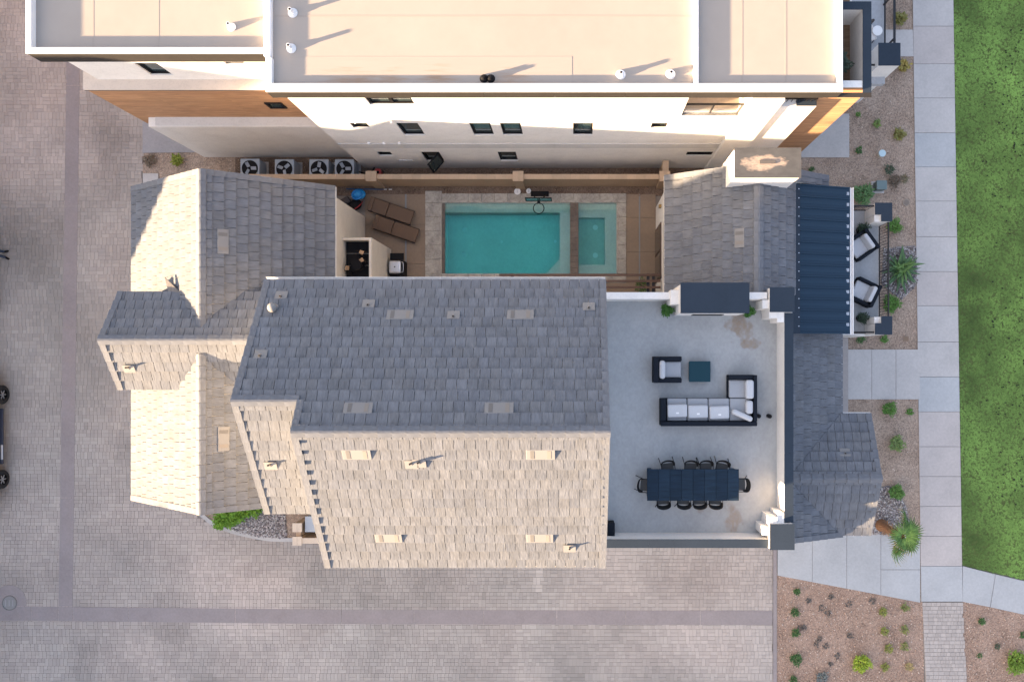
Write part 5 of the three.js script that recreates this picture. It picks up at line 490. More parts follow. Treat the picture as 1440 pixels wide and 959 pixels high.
// ------------------------------------------------------------ roof terrace furniture
{
  const y = TF;
  const T = (n, l, c, u, v, turn = 0, g) => thing(n, l, c, [X(u, 7), y, Z(v, 7)], turn, g);
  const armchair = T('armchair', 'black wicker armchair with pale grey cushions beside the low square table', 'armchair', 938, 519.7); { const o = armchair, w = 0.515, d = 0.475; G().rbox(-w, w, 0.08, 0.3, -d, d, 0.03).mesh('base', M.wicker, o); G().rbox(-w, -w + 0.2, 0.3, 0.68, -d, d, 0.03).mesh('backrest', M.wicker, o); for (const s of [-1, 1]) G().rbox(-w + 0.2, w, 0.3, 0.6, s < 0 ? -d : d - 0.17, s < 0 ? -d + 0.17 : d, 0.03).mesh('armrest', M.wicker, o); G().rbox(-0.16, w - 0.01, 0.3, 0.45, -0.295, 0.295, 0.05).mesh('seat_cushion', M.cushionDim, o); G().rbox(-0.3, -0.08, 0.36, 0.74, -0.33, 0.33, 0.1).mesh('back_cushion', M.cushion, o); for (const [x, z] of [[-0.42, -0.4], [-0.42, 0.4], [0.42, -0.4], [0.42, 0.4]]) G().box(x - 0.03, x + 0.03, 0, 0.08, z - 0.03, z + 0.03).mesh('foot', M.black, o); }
  const ct = T('coffee_table', 'low square dark teal table between the armchair and the sofa', 'table', 984.5, 522.5); G().rbox(-0.39, 0.39, 0.33, 0.37, -0.375, 0.375, 0.012).mesh('tabletop', dk(0.012, 0.045, 0.062, 0.5, 0.3), ct); G().box(-0.36, 0.36, 0.05, 0.33, -0.345, 0.345).mesh('body', M.wicker, ct); for (const [x, z] of [[-0.3, -0.28], [-0.3, 0.28], [0.3, -0.28], [0.3, 0.28]]) G().box(x - 0.03, x + 0.03, 0, 0.05, z - 0.03, z + 0.03).mesh('foot', M.black, ct);
  // L-shaped sofa
  const so = thing('corner_sofa', 'black wicker corner sofa with pale grey cushions on the roof terrace', 'sofa', [0, y, 0]); const sx = u => X(u, 7.15), sz = v => Z(v, 7.15); const x0 = sx(929), x1 = sx(1064.5), z0 = sz(560.5), z1 = sz(599), xa = sx(1025), za = sz(527.3);
  G().rbox(x0, x1, 0.06, 0.28, z0, z1, 0.03).rbox(xa, x1 - 0.003, 0.06, 0.28, za, z0 + 0.05, 0.03).mesh('base', M.wicker, so); G().rbox(x0, x1, 0.28, 0.66, z1 - 0.16, z1, 0.03).mesh('backrest', M.wicker, so); G().rbox(x1 - 0.13, x1, 0.28, 0.66, za, z1 - 0.165, 0.03).mesh('backrest', M.wicker, so); G().rbox(x0, x0 + 0.2, 0.28, 0.6, z0, z1 - 0.165, 0.03).mesh('armrest', M.wicker, so); G().rbox(xa, x1 - 0.135, 0.28, 0.6, za, za + 0.16, 0.03).mesh('armrest', M.wicker, so);
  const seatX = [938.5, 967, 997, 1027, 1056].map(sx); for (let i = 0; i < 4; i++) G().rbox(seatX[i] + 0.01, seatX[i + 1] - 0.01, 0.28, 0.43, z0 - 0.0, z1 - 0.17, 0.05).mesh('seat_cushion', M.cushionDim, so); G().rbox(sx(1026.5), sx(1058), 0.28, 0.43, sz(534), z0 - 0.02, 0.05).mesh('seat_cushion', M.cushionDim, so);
  for (let i = 0; i < 3; i++) { const c = G().rbox(-0.36, 0.36, -0.07, 0.07, -0.24, 0.24, 0.065).mesh('back_cushion', M.cushion, so); c.position.set((seatX[i] + seatX[i + 1]) / 2, 0.52, (z0 + z1) / 2 - 0.05 + i * 0.03); c.rotation.set(0.12, rr(-0.03, 0.06), 0); G().box(-0.05, 0.05, 0.071, 0.076, 0.04, 0.1).mesh('care_tag', M.white, c); }
  const cA = G().rbox(-0.15, 0.15, -0.16, 0.16, -0.34, 0.34, 0.09).mesh('back_cushion', M.cushion, so); cA.position.set(sx(1054), 0.55, sz(547.5)); const cB = G().rbox(-0.13, 0.13, -0.16, 0.16, -0.24, 0.24, 0.09).mesh('back_cushion', M.cushion, so); cB.position.set(sx(1053.5), 0.55, sz(572.5)); const cC = G().rbox(-0.4, 0.4, -0.15, 0.15, -0.1, 0.1, 0.09).mesh('back_cushion', M.cushion, so); cC.position.set(sx(1043.5), 0.56, sz(584)); cC.rotation.y = -0.42;
  // dining table and chairs
  const dt = thing('dining_table', 'long dark navy dining table of wide cross planks on the roof terrace', 'table', [X(974.8, 7.35), y, Z(682, 7.35)]); for (let i = 0; i < 8; i++) G().rbox(-1.65 + i * 0.4125 + 0.004, -1.65 + (i + 1) * 0.4125 - 0.004, 0.71, 0.75, -0.565, 0.565, 0.008).mesh('plank', [dk(0.016, 0.034, 0.06, 0.6, 0.25, { map: tWood }), dk(0.02, 0.041, 0.07, 0.6, 0.25, { map: tWood })][i % 2], dt); G().box(-1.6, 1.6, 0.62, 0.708, -0.52, 0.52).mesh('apron', M.metal, dt); for (const [x, z] of [[-1.52, -0.44], [-1.52, 0.44], [1.52, -0.44], [1.52, 0.44]]) G().box(x - 0.07, x + 0.07, 0, 0.62, z - 0.07, z + 0.07).mesh('leg', M.metal, dt);
  const chairMat = dk(0.01, 0.01, 0.011, 0.8, 0.2), c0 = thing('dining_chair', 'x', 'chair', [0, 0, 0], 0, 'dining chairs round the long table'); { const o = c0; G().rbox(-0.22, 0.22, 0.43, 0.46, -0.22, 0.2, 0.012).mesh('seat', mk(0.09, 0.088, 0.085, 0.9), o); const bk = new THREE.CatmullRomCurve3([V(-0.24, 0.66, 0.12), V(-0.22, 0.72, 0.26), V(0, 0.74, 0.33), V(0.22, 0.72, 0.26), V(0.24, 0.66, 0.12)]); G().add(new THREE.TubeGeometry(bk, 20, 0.02, 8)).mesh('top_rail', chairMat, o); const sh = []; for (let i = 0; i < 12; i++) { const p = bk.getPoint(i / 12), q = bk.getPoint((i + 1) / 12), a = V(p.x * 0.88, 0.46, p.z * 0.75), b = V(q.x * 0.88, 0.46, q.z * 0.75); for (const e of [p, a, b, p, b, q]) sh.push(e.x, e.y, e.z); } const g = new THREE.BufferGeometry(); g.setAttribute('position', new THREE.Float32BufferAttribute(sh, 3)); g.computeVertexNormals(); G().add(g).mesh('backrest', dk(0.03, 0.03, 0.031, 0.9, 0.2, { side: THREE.DoubleSide }), o); for (const s of [-1, 1]) { G().bar(V(s * 0.24, 0.66, 0.12), V(s * 0.24, 0.64, -0.2), 0.014).mesh('armrest', chairMat, o); G().bar(V(s * 0.24, 0, -0.24), V(s * 0.24, 0.64, -0.2), 0.013).mesh('leg', chairMat, o); G().bar(V(s * 0.25, 0, 0.36), V(s * 0.24, 0.66, 0.14), 0.013).mesh('leg', chairMat, o); } }
  const put = (u, v, turn, lab, i) => { const p = [X(u, 7.2), y, Z(v, 7.2)]; if (!i) { c0.position.set(...p); c0.rotation.y = turn; c0.userData.label = lab; } else dup(c0, p, turn, lab); };
  const sofaSide = 'black dining chair on the sofa side of the long table', wallSide = 'black dining chair on the parapet side of the long table'; [940, 972, 993.5, 1016].forEach((u, i) => put(u, 660, Math.PI + [0.12, -0.05, 0.02, -0.18][i], sofaSide, i)); [933, 962, 984, 1007].forEach((u, i) => put(u, 702.5, [0.05, -0.04, 0.03, -0.06][i], wallSide, 1)); put(909, 683, -Math.PI / 2 - 0.1, 'black dining chair at the end of the table near the tiled roof', 1); put(1041.5, 682, Math.PI / 2, 'black dining chair at the end of the table near the parapet, catching warm light', 1);
  for (const [u, v, l] of [[938, 436.5, 'clipped green box ball beside the terrace fireplace, on the tiled roof side'], [1053, 438, 'clipped green box ball beside the terrace fireplace, on the corner pier side']]) { const o = thing('potted_ball', l, 'plant', [X(u, 7), y, Z(v, 7)]); G().cyl(0, 0, 0.3, 0, 0.13, 0.17, 20).mesh('pot', M.black, o); leafBall(o, 0.2, 0.38, 700, [0.045, 0.14, 0.02], 0.06, 0.26); }
  const la = thing('floor_lantern', 'black cylindrical lantern on a pale disc next to the sofa corner', 'lantern', [X(1067, 6.8), y, Z(585, 6.8)], 0, 'lanterns by the sofa'); G().cyl(0, 0, 0.015, 0, 0.15, 0.15, 28).mesh('base', mk(0.33, 0.34, 0.35, 0.8), la); G().cyl(0, 0.015, 0.3, 0, 0.075, 0.075, 20).mesh('body', M.black, la); dup(la, [X(1082.3, 6.8), y, Z(585.3, 6.8)], 0, 'black cylindrical lantern on a pale disc next to the parapet');
  const pb = thing('storage_bin', 'black storage bin against the house wall in the terrace corner', 'bin', [X(859, 7), y, Z(744, 7)]); G().rbox(-0.13, 0.13, 0.02, 0.55, -0.25, 0.25, 0.03).mesh('body', M.black, pb); G().rbox(-0.14, 0.14, 0.55, 0.6, -0.26, 0.26, 0.02).mesh('lid', M.wicker, pb);
  // balcony armchairs and box balls
  const bc = (u, v, turn, l) => { const o = thing('balcony_armchair', l, 'armchair', [X(u, 3.9), 3.5, Z(v, 3.9)], turn, 'armchairs on the front balcony'); const w = 0.47; G().rbox(-w, w, 0.06, 0.28, -w, w, 0.03).mesh('base', M.wicker, o); G().rbox(w - 0.14, w, 0.28, 0.74, -w, w, 0.03).mesh('backrest', M.wicker, o); for (const s of [-1, 1]) G().rbox(-w, w - 0.145, 0.28, 0.58, s < 0 ? -w : w - 0.12, s < 0 ? -w + 0.12 : w, 0.03).mesh('armrest', M.wicker, o); G().rbox(-w + 0.01, 0.15, 0.28, 0.44, -w + 0.13, w - 0.13, 0.05).mesh('seat_cushion', M.cushion, o); const c = G().rbox(-0.09, 0.09, -0.22, 0.22, -w + 0.14, w - 0.14, 0.07).mesh('back_cushion', M.cushion, o); c.position.set(0.2, 0.6, 0); c.rotation.z = -0.2; return o; };
  bc(1212, 345, 0.62, 'wicker balcony armchair with dark open back beside the pier by the utility box'); bc(1216, 411, -0.45, 'wicker balcony armchair with plump back cushion beside the pier by the entry walk');
  for (const [u, v, l] of [[1222, 314, 'dark potted box ball on the balcony by the pier facing the utility box'], [1222, 451, 'dark potted box ball on the balcony by the pier facing the entry walk']]) { const o = thing('potted_ball', l, 'plant', [X(u, 4) - 0.2, 3.5, Z(v, 4) + (v < 400 ? 0.2 : -0.12)]); G().cyl(0, 0, 0.34, 0, 0.14, 0.19, 20).mesh('pot', M.black, o); leafBall(o, 0.23, 0.4, 700, [0.025, 0.05, 0.028], 0.05, 0.3); }
  // next door's corner: plant, table and chair
  const np1 = thing('terrace_plant', 'grey green potted plant on the wooden floor of the neighbouring corner terrace', 'plant', [8.85, 8.8, -9.9]); G().cyl(0, 0, 0.3, 0, 0.14, 0.18, 18).mesh('pot', mk(0.4, 0.22, 0.1, 0.8), np1); leafBall(np1, 0.32, 0.5, 420, [0.06, 0.09, 0.06], 0.12, 0.28);
  const tb = thing('side_table', 'round white side table on the neighbouring front balcony', 'table', [X(1234.5, 3.9), 3.4, Z(43, 3.9)]); G().cyl(0, 0.48, 0.52, 0, 0.2, 0.2, 28).mesh('tabletop', M.white, tb); G().cyl(0, 0, 0.48, 0, 0.1, 0.06).mesh('stem', M.white, tb);
  const nc = thing('lounge_chair', 'white lounge chair with black shell on the neighbouring front balcony', 'chair', [X(1221, 3.9), 3.4, Z(47, 3.9)], 0.3); G().rbox(-0.32, 0.32, 0.36, 0.46, -0.3, 0.3, 0.04).mesh('seat', mk(0.6, 0.57, 0.55, 0.9), nc); G().rbox(-0.34, 0.3, 0.42, 0.8, -0.42, -0.32, 0.04).mesh('backrest', mk(0.06, 0.05, 0.045, 0.8), nc); for (const [x, z] of [[-0.28, -0.3], [-0.28, 0.28], [0.28, -0.3], [0.28, 0.28]]) G().bar(V(x, 0, z), V(x * 0.9, 0.38, z * 0.9), 0.018, 6).mesh('leg', M.black, nc);
}
// ------------------------------------------------------------ planting
{
  const bush = (name, label, u, v, r, h, n, tint, size, turn = 0, group) => { const o = thing(name, label, 'shrub', [X(u, h * 0.5), 0, Z(v, h * 0.5)], turn, group); leafBall(o, r, h, n, tint, size); return o; };
  const G1 = [0.085, 0.2, 0.03], G2 = [0.05, 0.12, 0.03], GY = [0.26, 0.3, 0.035], GD = [0.06, 0.085, 0.05], OL = [0.2, 0.19, 0.05];
  bush('round_shrub', 'round green shrub below the balcony rail by the capped pier near the utility box', 1258, 318, 0.3, 0.5, 650, G1, 0.08); bush('round_shrub', 'round green shrub below the balcony rail near the entry walk', 1254, 427.5, 0.36, 0.55, 800, G1, 0.085); bush('round_shrub', 'feathery green shrub beside the navy porch roof on the gravel', 1214, 273, 0.4, 0.5, 560, [0.1, 0.2, 0.07], 0.13); bush('round_shrub', 'round green shrub on gravel just past the entry walk', 1251, 575, 0.27, 0.4, 520, G1, 0.08); bush('round_shrub', 'tiny green shrub between the sidewalk and the shrub past the entry walk', 1280, 579, 0.15, 0.25, 220, G1, 0.06); bush('round_shrub', 'loose pale green shrub alone on gravel beside the front gable roof', 1261.5, 624, 0.31, 0.42, 420, [0.16, 0.24, 0.07], 0.1); bush('round_shrub', 'fine green shrub at the edge of the dark rock bed', 1261, 692, 0.3, 0.45, 620, [0.1, 0.21, 0.04], 0.09);
  bush('low_shrub', 'low green tuft under the balcony edge by the entry walk', 1211, 477, 0.18, 0.2, 160, G2, 0.07); bush('low_shrub', 'small green tuft in front of the balcony pier by the entry walk', 1244, 477, 0.15, 0.22, 200, G1, 0.07);
  bush('yellow_grass', 'yellow green tuft on gravel between the neighbouring balcony rail and the path', 1266, 26, 0.22, 0.35, 240, OL, 0.14); bush('yellow_grass', 'straw coloured leaning tuft beside the neighbouring navy capped pier', 1271, 92, 0.17, 0.4, 170, [0.3, 0.24, 0.06], 0.16); bush('yellow_grass', 'yellow green tuft on gravel between the wood wall and the sidewalk', 1265, 189, 0.2, 0.32, 230, OL, 0.12); bush('low_shrub', 'small bright green tuft nearest the wood clad corner on gravel', 1207, 161, 0.09, 0.18, 90, G1, 0.06); bush('low_shrub', 'small green rosette on gravel beyond the concrete pad corner', 1234, 174, 0.14, 0.2, 120, [0.14, 0.22, 0.05], 0.09); bush('low_shrub', 'small dark green tuft beside the concrete pad', 1208, 212, 0.13, 0.2, 150, G2, 0.07); bush('low_shrub', 'small green tuft below the concrete pad by the chimney', 1141.5, 238, 0.1, 0.2, 100, G2, 0.06);
  bush('dry_shrub', 'grey brown dry shrub by the round white cap', 1251, 238, 0.2, 0.25, 170, GD, 0.08); bush('dry_shrub', 'twiggy brown shrub above the green utility box', 1258, 254, 0.24, 0.28, 190, [0.13, 0.1, 0.07], 0.1); bush('dry_shrub', 'sparse olive shrub between the dry shrubs and the sidewalk', 1272, 252, 0.18, 0.2, 90, [0.16, 0.14, 0.08], 0.09);
  // gravel bed by the drive
  [[1121, 832], [1118, 861], [1119, 890], [1120, 927], [1116, 956]].forEach(([u, v], i) => bush('low_shrub', ['small green shrub in the gravel bed nearest the front walk by the drive kerb', 'second green shrub from the front walk along the drive kerb, with dark tip', 'third green shrub from the front walk along the drive kerb', 'dense round green shrub, fourth along the drive kerb', 'green shrub at the far end of the drive kerb'][i], u, v, [0.12, 0.17, 0.17, 0.25, 0.16][i], [0.2, 0.25, 0.25, 0.36, 0.25][i], [170, 240, 240, 420, 200][i], G2, 0.07));
  bush('lime_shrub', 'bright lime green shrub in the middle of the gravel bed', 1212, 933, 0.36, 0.42, 620, [0.27, 0.36, 0.03], 0.11); bush('lime_shrub', 'lime green shrub at the edge of the gravel bed beyond the brick path', 1433, 932, 0.5, 0.55, 900, [0.16, 0.26, 0.03], 0.11);
  [[1242, 860, 'yellowing tuft below the front walk joint in the gravel bed'], [1273, 854, 'faded tuft beside the brick path start in the gravel bed'], [1244, 888, 'yellow green tuft in the gravel bed between brick path and lime shrub'], [1272, 885, 'thin green tuft along the brick path'], [1250, 912, 'dark olive tuft nearest the lime shrub'], [1273, 909, 'olive tuft along the brick path beside the lime shrub'], [1245, 938, 'flat yellow tuft level with the lime shrub'], [1279, 937, 'straw coloured dead tuft by the brick path']].forEach(([u, v, l], i) => bush('small_tuft', l, u, v, 0.15, 0.16, 90, i === 7 ? [0.36, 0.28, 0.12] : i % 2 ? [0.2, 0.22, 0.07] : [0.22, 0.24, 0.05], 0.1));
  [[1137, 844], [1168, 839], [1194, 850], [1155, 855], [1164, 862], [1227, 845], [1153, 898], [1195, 894], [1148, 905], [1161, 908], [1131, 882], [1125, 884], [1168, 933], [1178, 923]].forEach(([u, v], i) => { const o = thing('dry_sprig', 'tiny grey dry sprig scattered in the gravel bed', 'plant', [X(u), 0, Z(v)], i, 'dry sprigs in the gravel bed'); const m = new THREE.Mesh(leafGeo(46, rr(0.08, 0.16), 0.1, 0.0, 0.07, [0.1, 0.095, 0.085]), leafMat()); m.name = 'foliage'; o.add(m); });
  bush('low_shrub', 'grey leaved shrub at the lower edge of the gravel bed near the drive', 1156, 953, 0.26, 0.25, 260, [0.16, 0.18, 0.17], 0.09); bush('low_shrub', 'small green tuft beside the brick path in the far gravel bed', 1381, 874, 0.14, 0.18, 160, G2, 0.07); bush('low_shrub', 'tiny grey green tuft in the middle of the far gravel bed', 1403, 909, 0.12, 0.15, 90, GD, 0.07); bush('low_shrub', 'tiny tuft near the brick path in the far gravel bed', 1378, 922, 0.11, 0.12, 80, G2, 0.06); bush('low_shrub', 'green shrub near the slanted walk in the far gravel bed', 1440, 893, 0.15, 0.2, 160, G2, 0.07);
  bush('yellow_grass', 'yellow green tuft on the gravel by the white building corner', 249, 225, 0.2, 0.3, 240, [0.2, 0.24, 0.03], 0.12); bush('dry_shrub', 'dry brown patch of stems at the gravel corner by the drive', 210, 226, 0.24, 0.1, 130, [0.16, 0.12, 0.08], 0.12);
  // hedge shrub in the planting bed: three crowns grown together
  { const o = thing('bed_shrub', 'broad bright green shrub in the curved bed below the garage eave', 'shrub', [X(333, 0.4), 0, Z(722, 0.4)]); for (const [x, z, r] of [[-0.65, -0.05, 0.42], [0.1, -0.12, 0.5], [0.8, -0.35, 0.4], [-0.3, 0.22, 0.36], [-0.75, 0.45, 0.2]]) { const m = new THREE.Mesh(leafGeo(600, r, 0.7, 0.05, 0.12, [0.13, 0.27, 0.02]), leafMat()); m.name = 'foliage'; m.position.set(x, 0, z); m.castShadow = true; o.add(m); } G().cyl(0, 0, 0.4, 0, 0.04, 0.02, 7).mesh('stem', M.bark, o); }
  // fan of blades: one leaf blade is a folded tapering strip
  const blade = (L, w, droop) => { const n = 5, pos = []; const row = i => { const t = i / n, x = L * t, y = L * (0.55 * t - droop * t * t), h = w * Math.sin(Math.PI * Math.min(1, 0.12 + 0.88 * t)) * (1 - t * 0.35); return [V(x, y + h * 0.35, -h), V(x, y, 0), V(x, y + h * 0.35, h)]; }; for (let i = 0; i < n; i++) { const a = row(i), b = row(i + 1); for (const k of [0, 1]) for (const e of [a[k], b[k], b[k + 1], a[k], b[k + 1], a[k + 1]]) pos.push(e.x, e.y, e.z); } const g = new THREE.BufferGeometry(); g.setAttribute('position', new THREE.Float32BufferAttribute(pos, 3)); g.computeVertexNormals(); return g; };
  const bl1 = blade(0.85, 0.07, 0.3), bl2 = blade(0.65, 0.06, 0.1), gm = [[0.06, 0.13, 0.05], [0.09, 0.18, 0.06], [0.13, 0.23, 0.06]].map(c => mk(...c, 0.6, { side: THREE.DoubleSide }));
  const ag = thing('yucca', 'large spiky green yucca in the rock bed below the balcony', 'plant', [X(1271, 0.5), 0, Z(378, 0.5)]); for (let i = 0; i < 70; i++) { const m = new THREE.Mesh(i < 45 ? bl1 : bl2, gm[i < 30 ? 0 : i < 52 ? 1 : 2]); m.name = 'leaf'; m.castShadow = m.receiveShadow = true; m.rotation.order = 'YXZ'; m.rotation.set(0, rr(0, 6.283), rr(-0.35, 0.1) + (i > 45 ? 0.35 : 0)); m.position.set(rr(-0.16, 0.16), 0.12 + (i > 45 ? 0.18 : 0), rr(-0.22, 0.22)); m.scale.setScalar(rr(0.75, 1.15)); ag.add(m); } G().cyl(0, 0, 0.3, 0, 0.12, 0.08, 10).mesh('trunk', M.bark, ag);
  // fan palm: shaggy trunk, folded fans on stalks
  const pm = thing('fan_palm', 'short fan palm with shaggy brown trunk at the corner of the rock bed', 'palm tree', [X(1240), 0, Z(738.5)]); const tr = new THREE.LatheGeometry([[0.0, 0], [0.3, 0], [0.28, 0.1], [0.17, 0.35], [0.15, 1.0], [0.17, 1.7], [0.2, 2.1], [0.1, 2.3], [0, 2.32]].map(p => new THREE.Vector2(...p)), 14); G().add(tr).mesh('trunk', mk(0.3, 0.15, 0.075, 1, { map: tWood }), pm);
  for (let i = 0; i < 40; i++) { const h = rr(0.5, 2.15), a = rr(0, 6.283), m = new THREE.Mesh(bl2, mk(0.32, 0.17, 0.08, 1, { side: THREE.DoubleSide })); if (i > 0) m.material = pm.children[1].material; m.name = 'boot'; m.scale.setScalar(0.35); m.rotation.order = 'YXZ'; m.rotation.set(0, a, -0.5); m.position.set(Math.cos(a) * 0.13, h, -Math.sin(a) * 0.13); m.castShadow = true; pm.add(m); }
  const fan = (n, R, lo, hi) => { const pos = [], col = []; for (let i = 0; i < n; i++) { const am = -1.75 + 3.5 * (i + 0.5) / n + rr(-0.03, 0.03), L = R * (0.8 + 0.2 * Math.cos(am)) * rr(0.88, 1.08), b = rr(0.7, 1.25); const pt = (t, s) => { const w = 0.026 * R / 0.6 * Math.sin(Math.PI * Math.min(0.97, 0.25 + 0.75 * t)) * (t > 0.85 ? 0.4 : 1), r = L * t; return V(Math.cos(am) * r - Math.sin(am) * w * s, 0.1 * R * Math.sin(3 * t) - 0.32 * R * t * t * t + (s === 0 ? 0.02 : 0), Math.sin(am) * r + Math.cos(am) * w * s); }; const T = [0.06, 0.35, 0.7, 0.86, 1]; for (let k = 0; k < 4; k++) for (const s of [-1, 0]) { const q = [pt(T[k], s), pt(T[k + 1], s), pt(T[k + 1], s + 1), pt(T[k], s + 1)]; for (const e of [q[0], q[1], q[2], q[0], q[2], q[3]]) pos.push(e.x, e.y, e.z); const c = k === 3 ? hi : lo; for (let m = 0; m < 6; m++) col.push(c[0] * b, c[1] * b, c[2] * b); } } const g = new THREE.BufferGeometry(); g.setAttribute('position', new THREE.Float32BufferAttribute(pos, 3)); g.setAttribute('color', new THREE.Float32BufferAttribute(col, 3)); g.computeVertexNormals(); return g; };
  const fans = [[0.07, 0.15, 0.035], [0.12, 0.22, 0.05], [0.19, 0.3, 0.06], [0.42, 0.3, 0.13]].map(c => fan(17, 0.66, c, [0.4, 0.33, 0.15])), fm = [[0.12, 0.2, 0.05], [0.25, 0.25, 0.06]].map(c => mk(...c, 0.6));
  const fronds = [[0.1, 0.2, 0.45, 2], [-0.55, 0.15, 0.6, 1], [0.75, 0.1, 0.6, 1], [1.45, -0.35, 0.5, 3], [-1.5, 0.1, 1.0, 0], [-0.15, 0.6, 0.3, 2], [2.4, 0.5, 0.25, 0], [-2.2, 0.6, 0.25, 1], [0.4, 0.8, 0.25, 1], [-0.95, -0.05, 0.6, 0], [1.1, 0.15, 0.5, 0], [1.9, 0.0, 1.0, 0]];
  for (const [a, up, st, k] of fronds) { const f = part('frond', pm); f.position.set(0.05, 2.25, 0); f.rotation.order = 'YXZ'; f.rotation.set(0, -a, up); G().bar(V(0, 0, 0), V(st * 0.6, 0.05, 0), 0.016, 6).mesh('stalk', fm[1], f); const m = new THREE.Mesh(fans[k], leafMat()); m.name = 'fan'; m.position.set(st * 0.6, 0.05, 0); m.rotation.set(st > 0.9 ? 1.35 : rr(-0.35, 0.35), 0, -up * 0.7); m.castShadow = m.receiveShadow = true; f.add(m); }
}
// ------------------------------------------------------------ small fittings in the yards
{
  const ub = thing('utility_box', 'small grey green utility box on the gravel near the balcony', 'utility box', [X(1239, 0.4), 0, Z(261, 0.4)]); G().rbox(-0.21, 0.21, 0.05, 0.5, -0.19, 0.19, 0.03).mesh('cabinet', mk(0.09, 0.13, 0.13, 0.5), ub); G().rbox(-0.23, 0.23, 0.5, 0.56, -0.2, 0.2, 0.02).mesh('lid', mk(0.12, 0.17, 0.17, 0.5), ub); G().box(-0.28, 0.28, 0, 0.05, -0.26, 0.26).mesh('pad', M.concrete, ub);
  const vc = thing('well_cap', 'round pale blue cap on a short post in the gravel', 'cap', [X(1240.5, 0.35), 0, Z(216, 0.35)]); G().cyl(0, 0, 0.4, 0, 0.1, 0.1, 18).mesh('post', mk(0.5, 0.44, 0.36, 0.8), vc); G().cyl(0, 0.4, 0.45, 0, 0.16, 0.15, 26).mesh('cap', mk(0.45, 0.58, 0.62, 0.5), vc);
  const vb = thing('valve_cover', 'round brown valve cover flush in the gravel near the sidewalk', 'cover', [X(1275, 0), 0, Z(285)]); G().cyl(0, -0.01, 0.03, 0, 0.16, 0.16, 24).mesh('ring', mk(0.3, 0.24, 0.19, 0.9), vb); G().cyl(0, 0.03, 0.036, 0, 0.12, 0.12, 24).mesh('lid', mk(0.2, 0.16, 0.13, 0.9), vb);
  const vb2 = thing('valve_box', 'square brown valve box flush in the gravel below the balcony pier', 'cover', [X(1275), 0, Z(476.5)]); G().box(-0.1, 0.1, -0.01, 0.02, -0.1, 0.1).mesh('lid', mk(0.22, 0.15, 0.1, 0.9), vb2); G().box(-0.12, 0.12, -0.01, 0.012, -0.12, 0.12).mesh('rim', mk(0.3, 0.22, 0.16, 0.9), vb2);
  // meter wall by the drive: tan block piers with caps, cream panel, grey box
  const mw = thing('meter_wall', 'low tan block wall with square caps beside the drive and tiled eave', 'wall', [X(419, 1.2), 0, Z(750, 1.2)]); for (const z of [-0.28, 0.3]) { G().box(-0.16, 0.16, 0, 1.3, z - 0.16, z + 0.16).mesh('pier', M.tan, mw); for (const s of [-1, 1]) G().box(s < 0 ? -0.2 : 0.003, s < 0 ? -0.003 : 0.2, 1.3, 1.37, z - 0.19, z + 0.19).mesh('capstone', M.capLight = M.capLight || mk(0.66, 0.55, 0.44, 0.9, { map: tStucco }), mw); } G().box(-0.1, 0.1, 0, 1.2, -0.11, 0.13).box(0.17, 1.4, 0, 1.25, 0.22, 0.38).mesh('wall', M.capA, mw); G().box(0.2, 1.4, 1.25, 1.31, 0.18, 0.42).mesh('capstone', M.capLight, mw);
  const mb = thing('meter_box', 'grey utility cabinet behind the tan block wall', 'cabinet', [X(438, 1.0), 0, Z(736, 1.0)]); G().rbox(-0.22, 0.25, 0.05, 1.15, -0.32, 0.32, 0.03).mesh('cabinet', mk(0.28, 0.31, 0.35, 0.5), mb); G().rbox(-0.24, 0.27, 1.15, 1.19, -0.34, 0.34, 0.015).mesh('lid', mk(0.36, 0.4, 0.45, 0.5), mb);
}
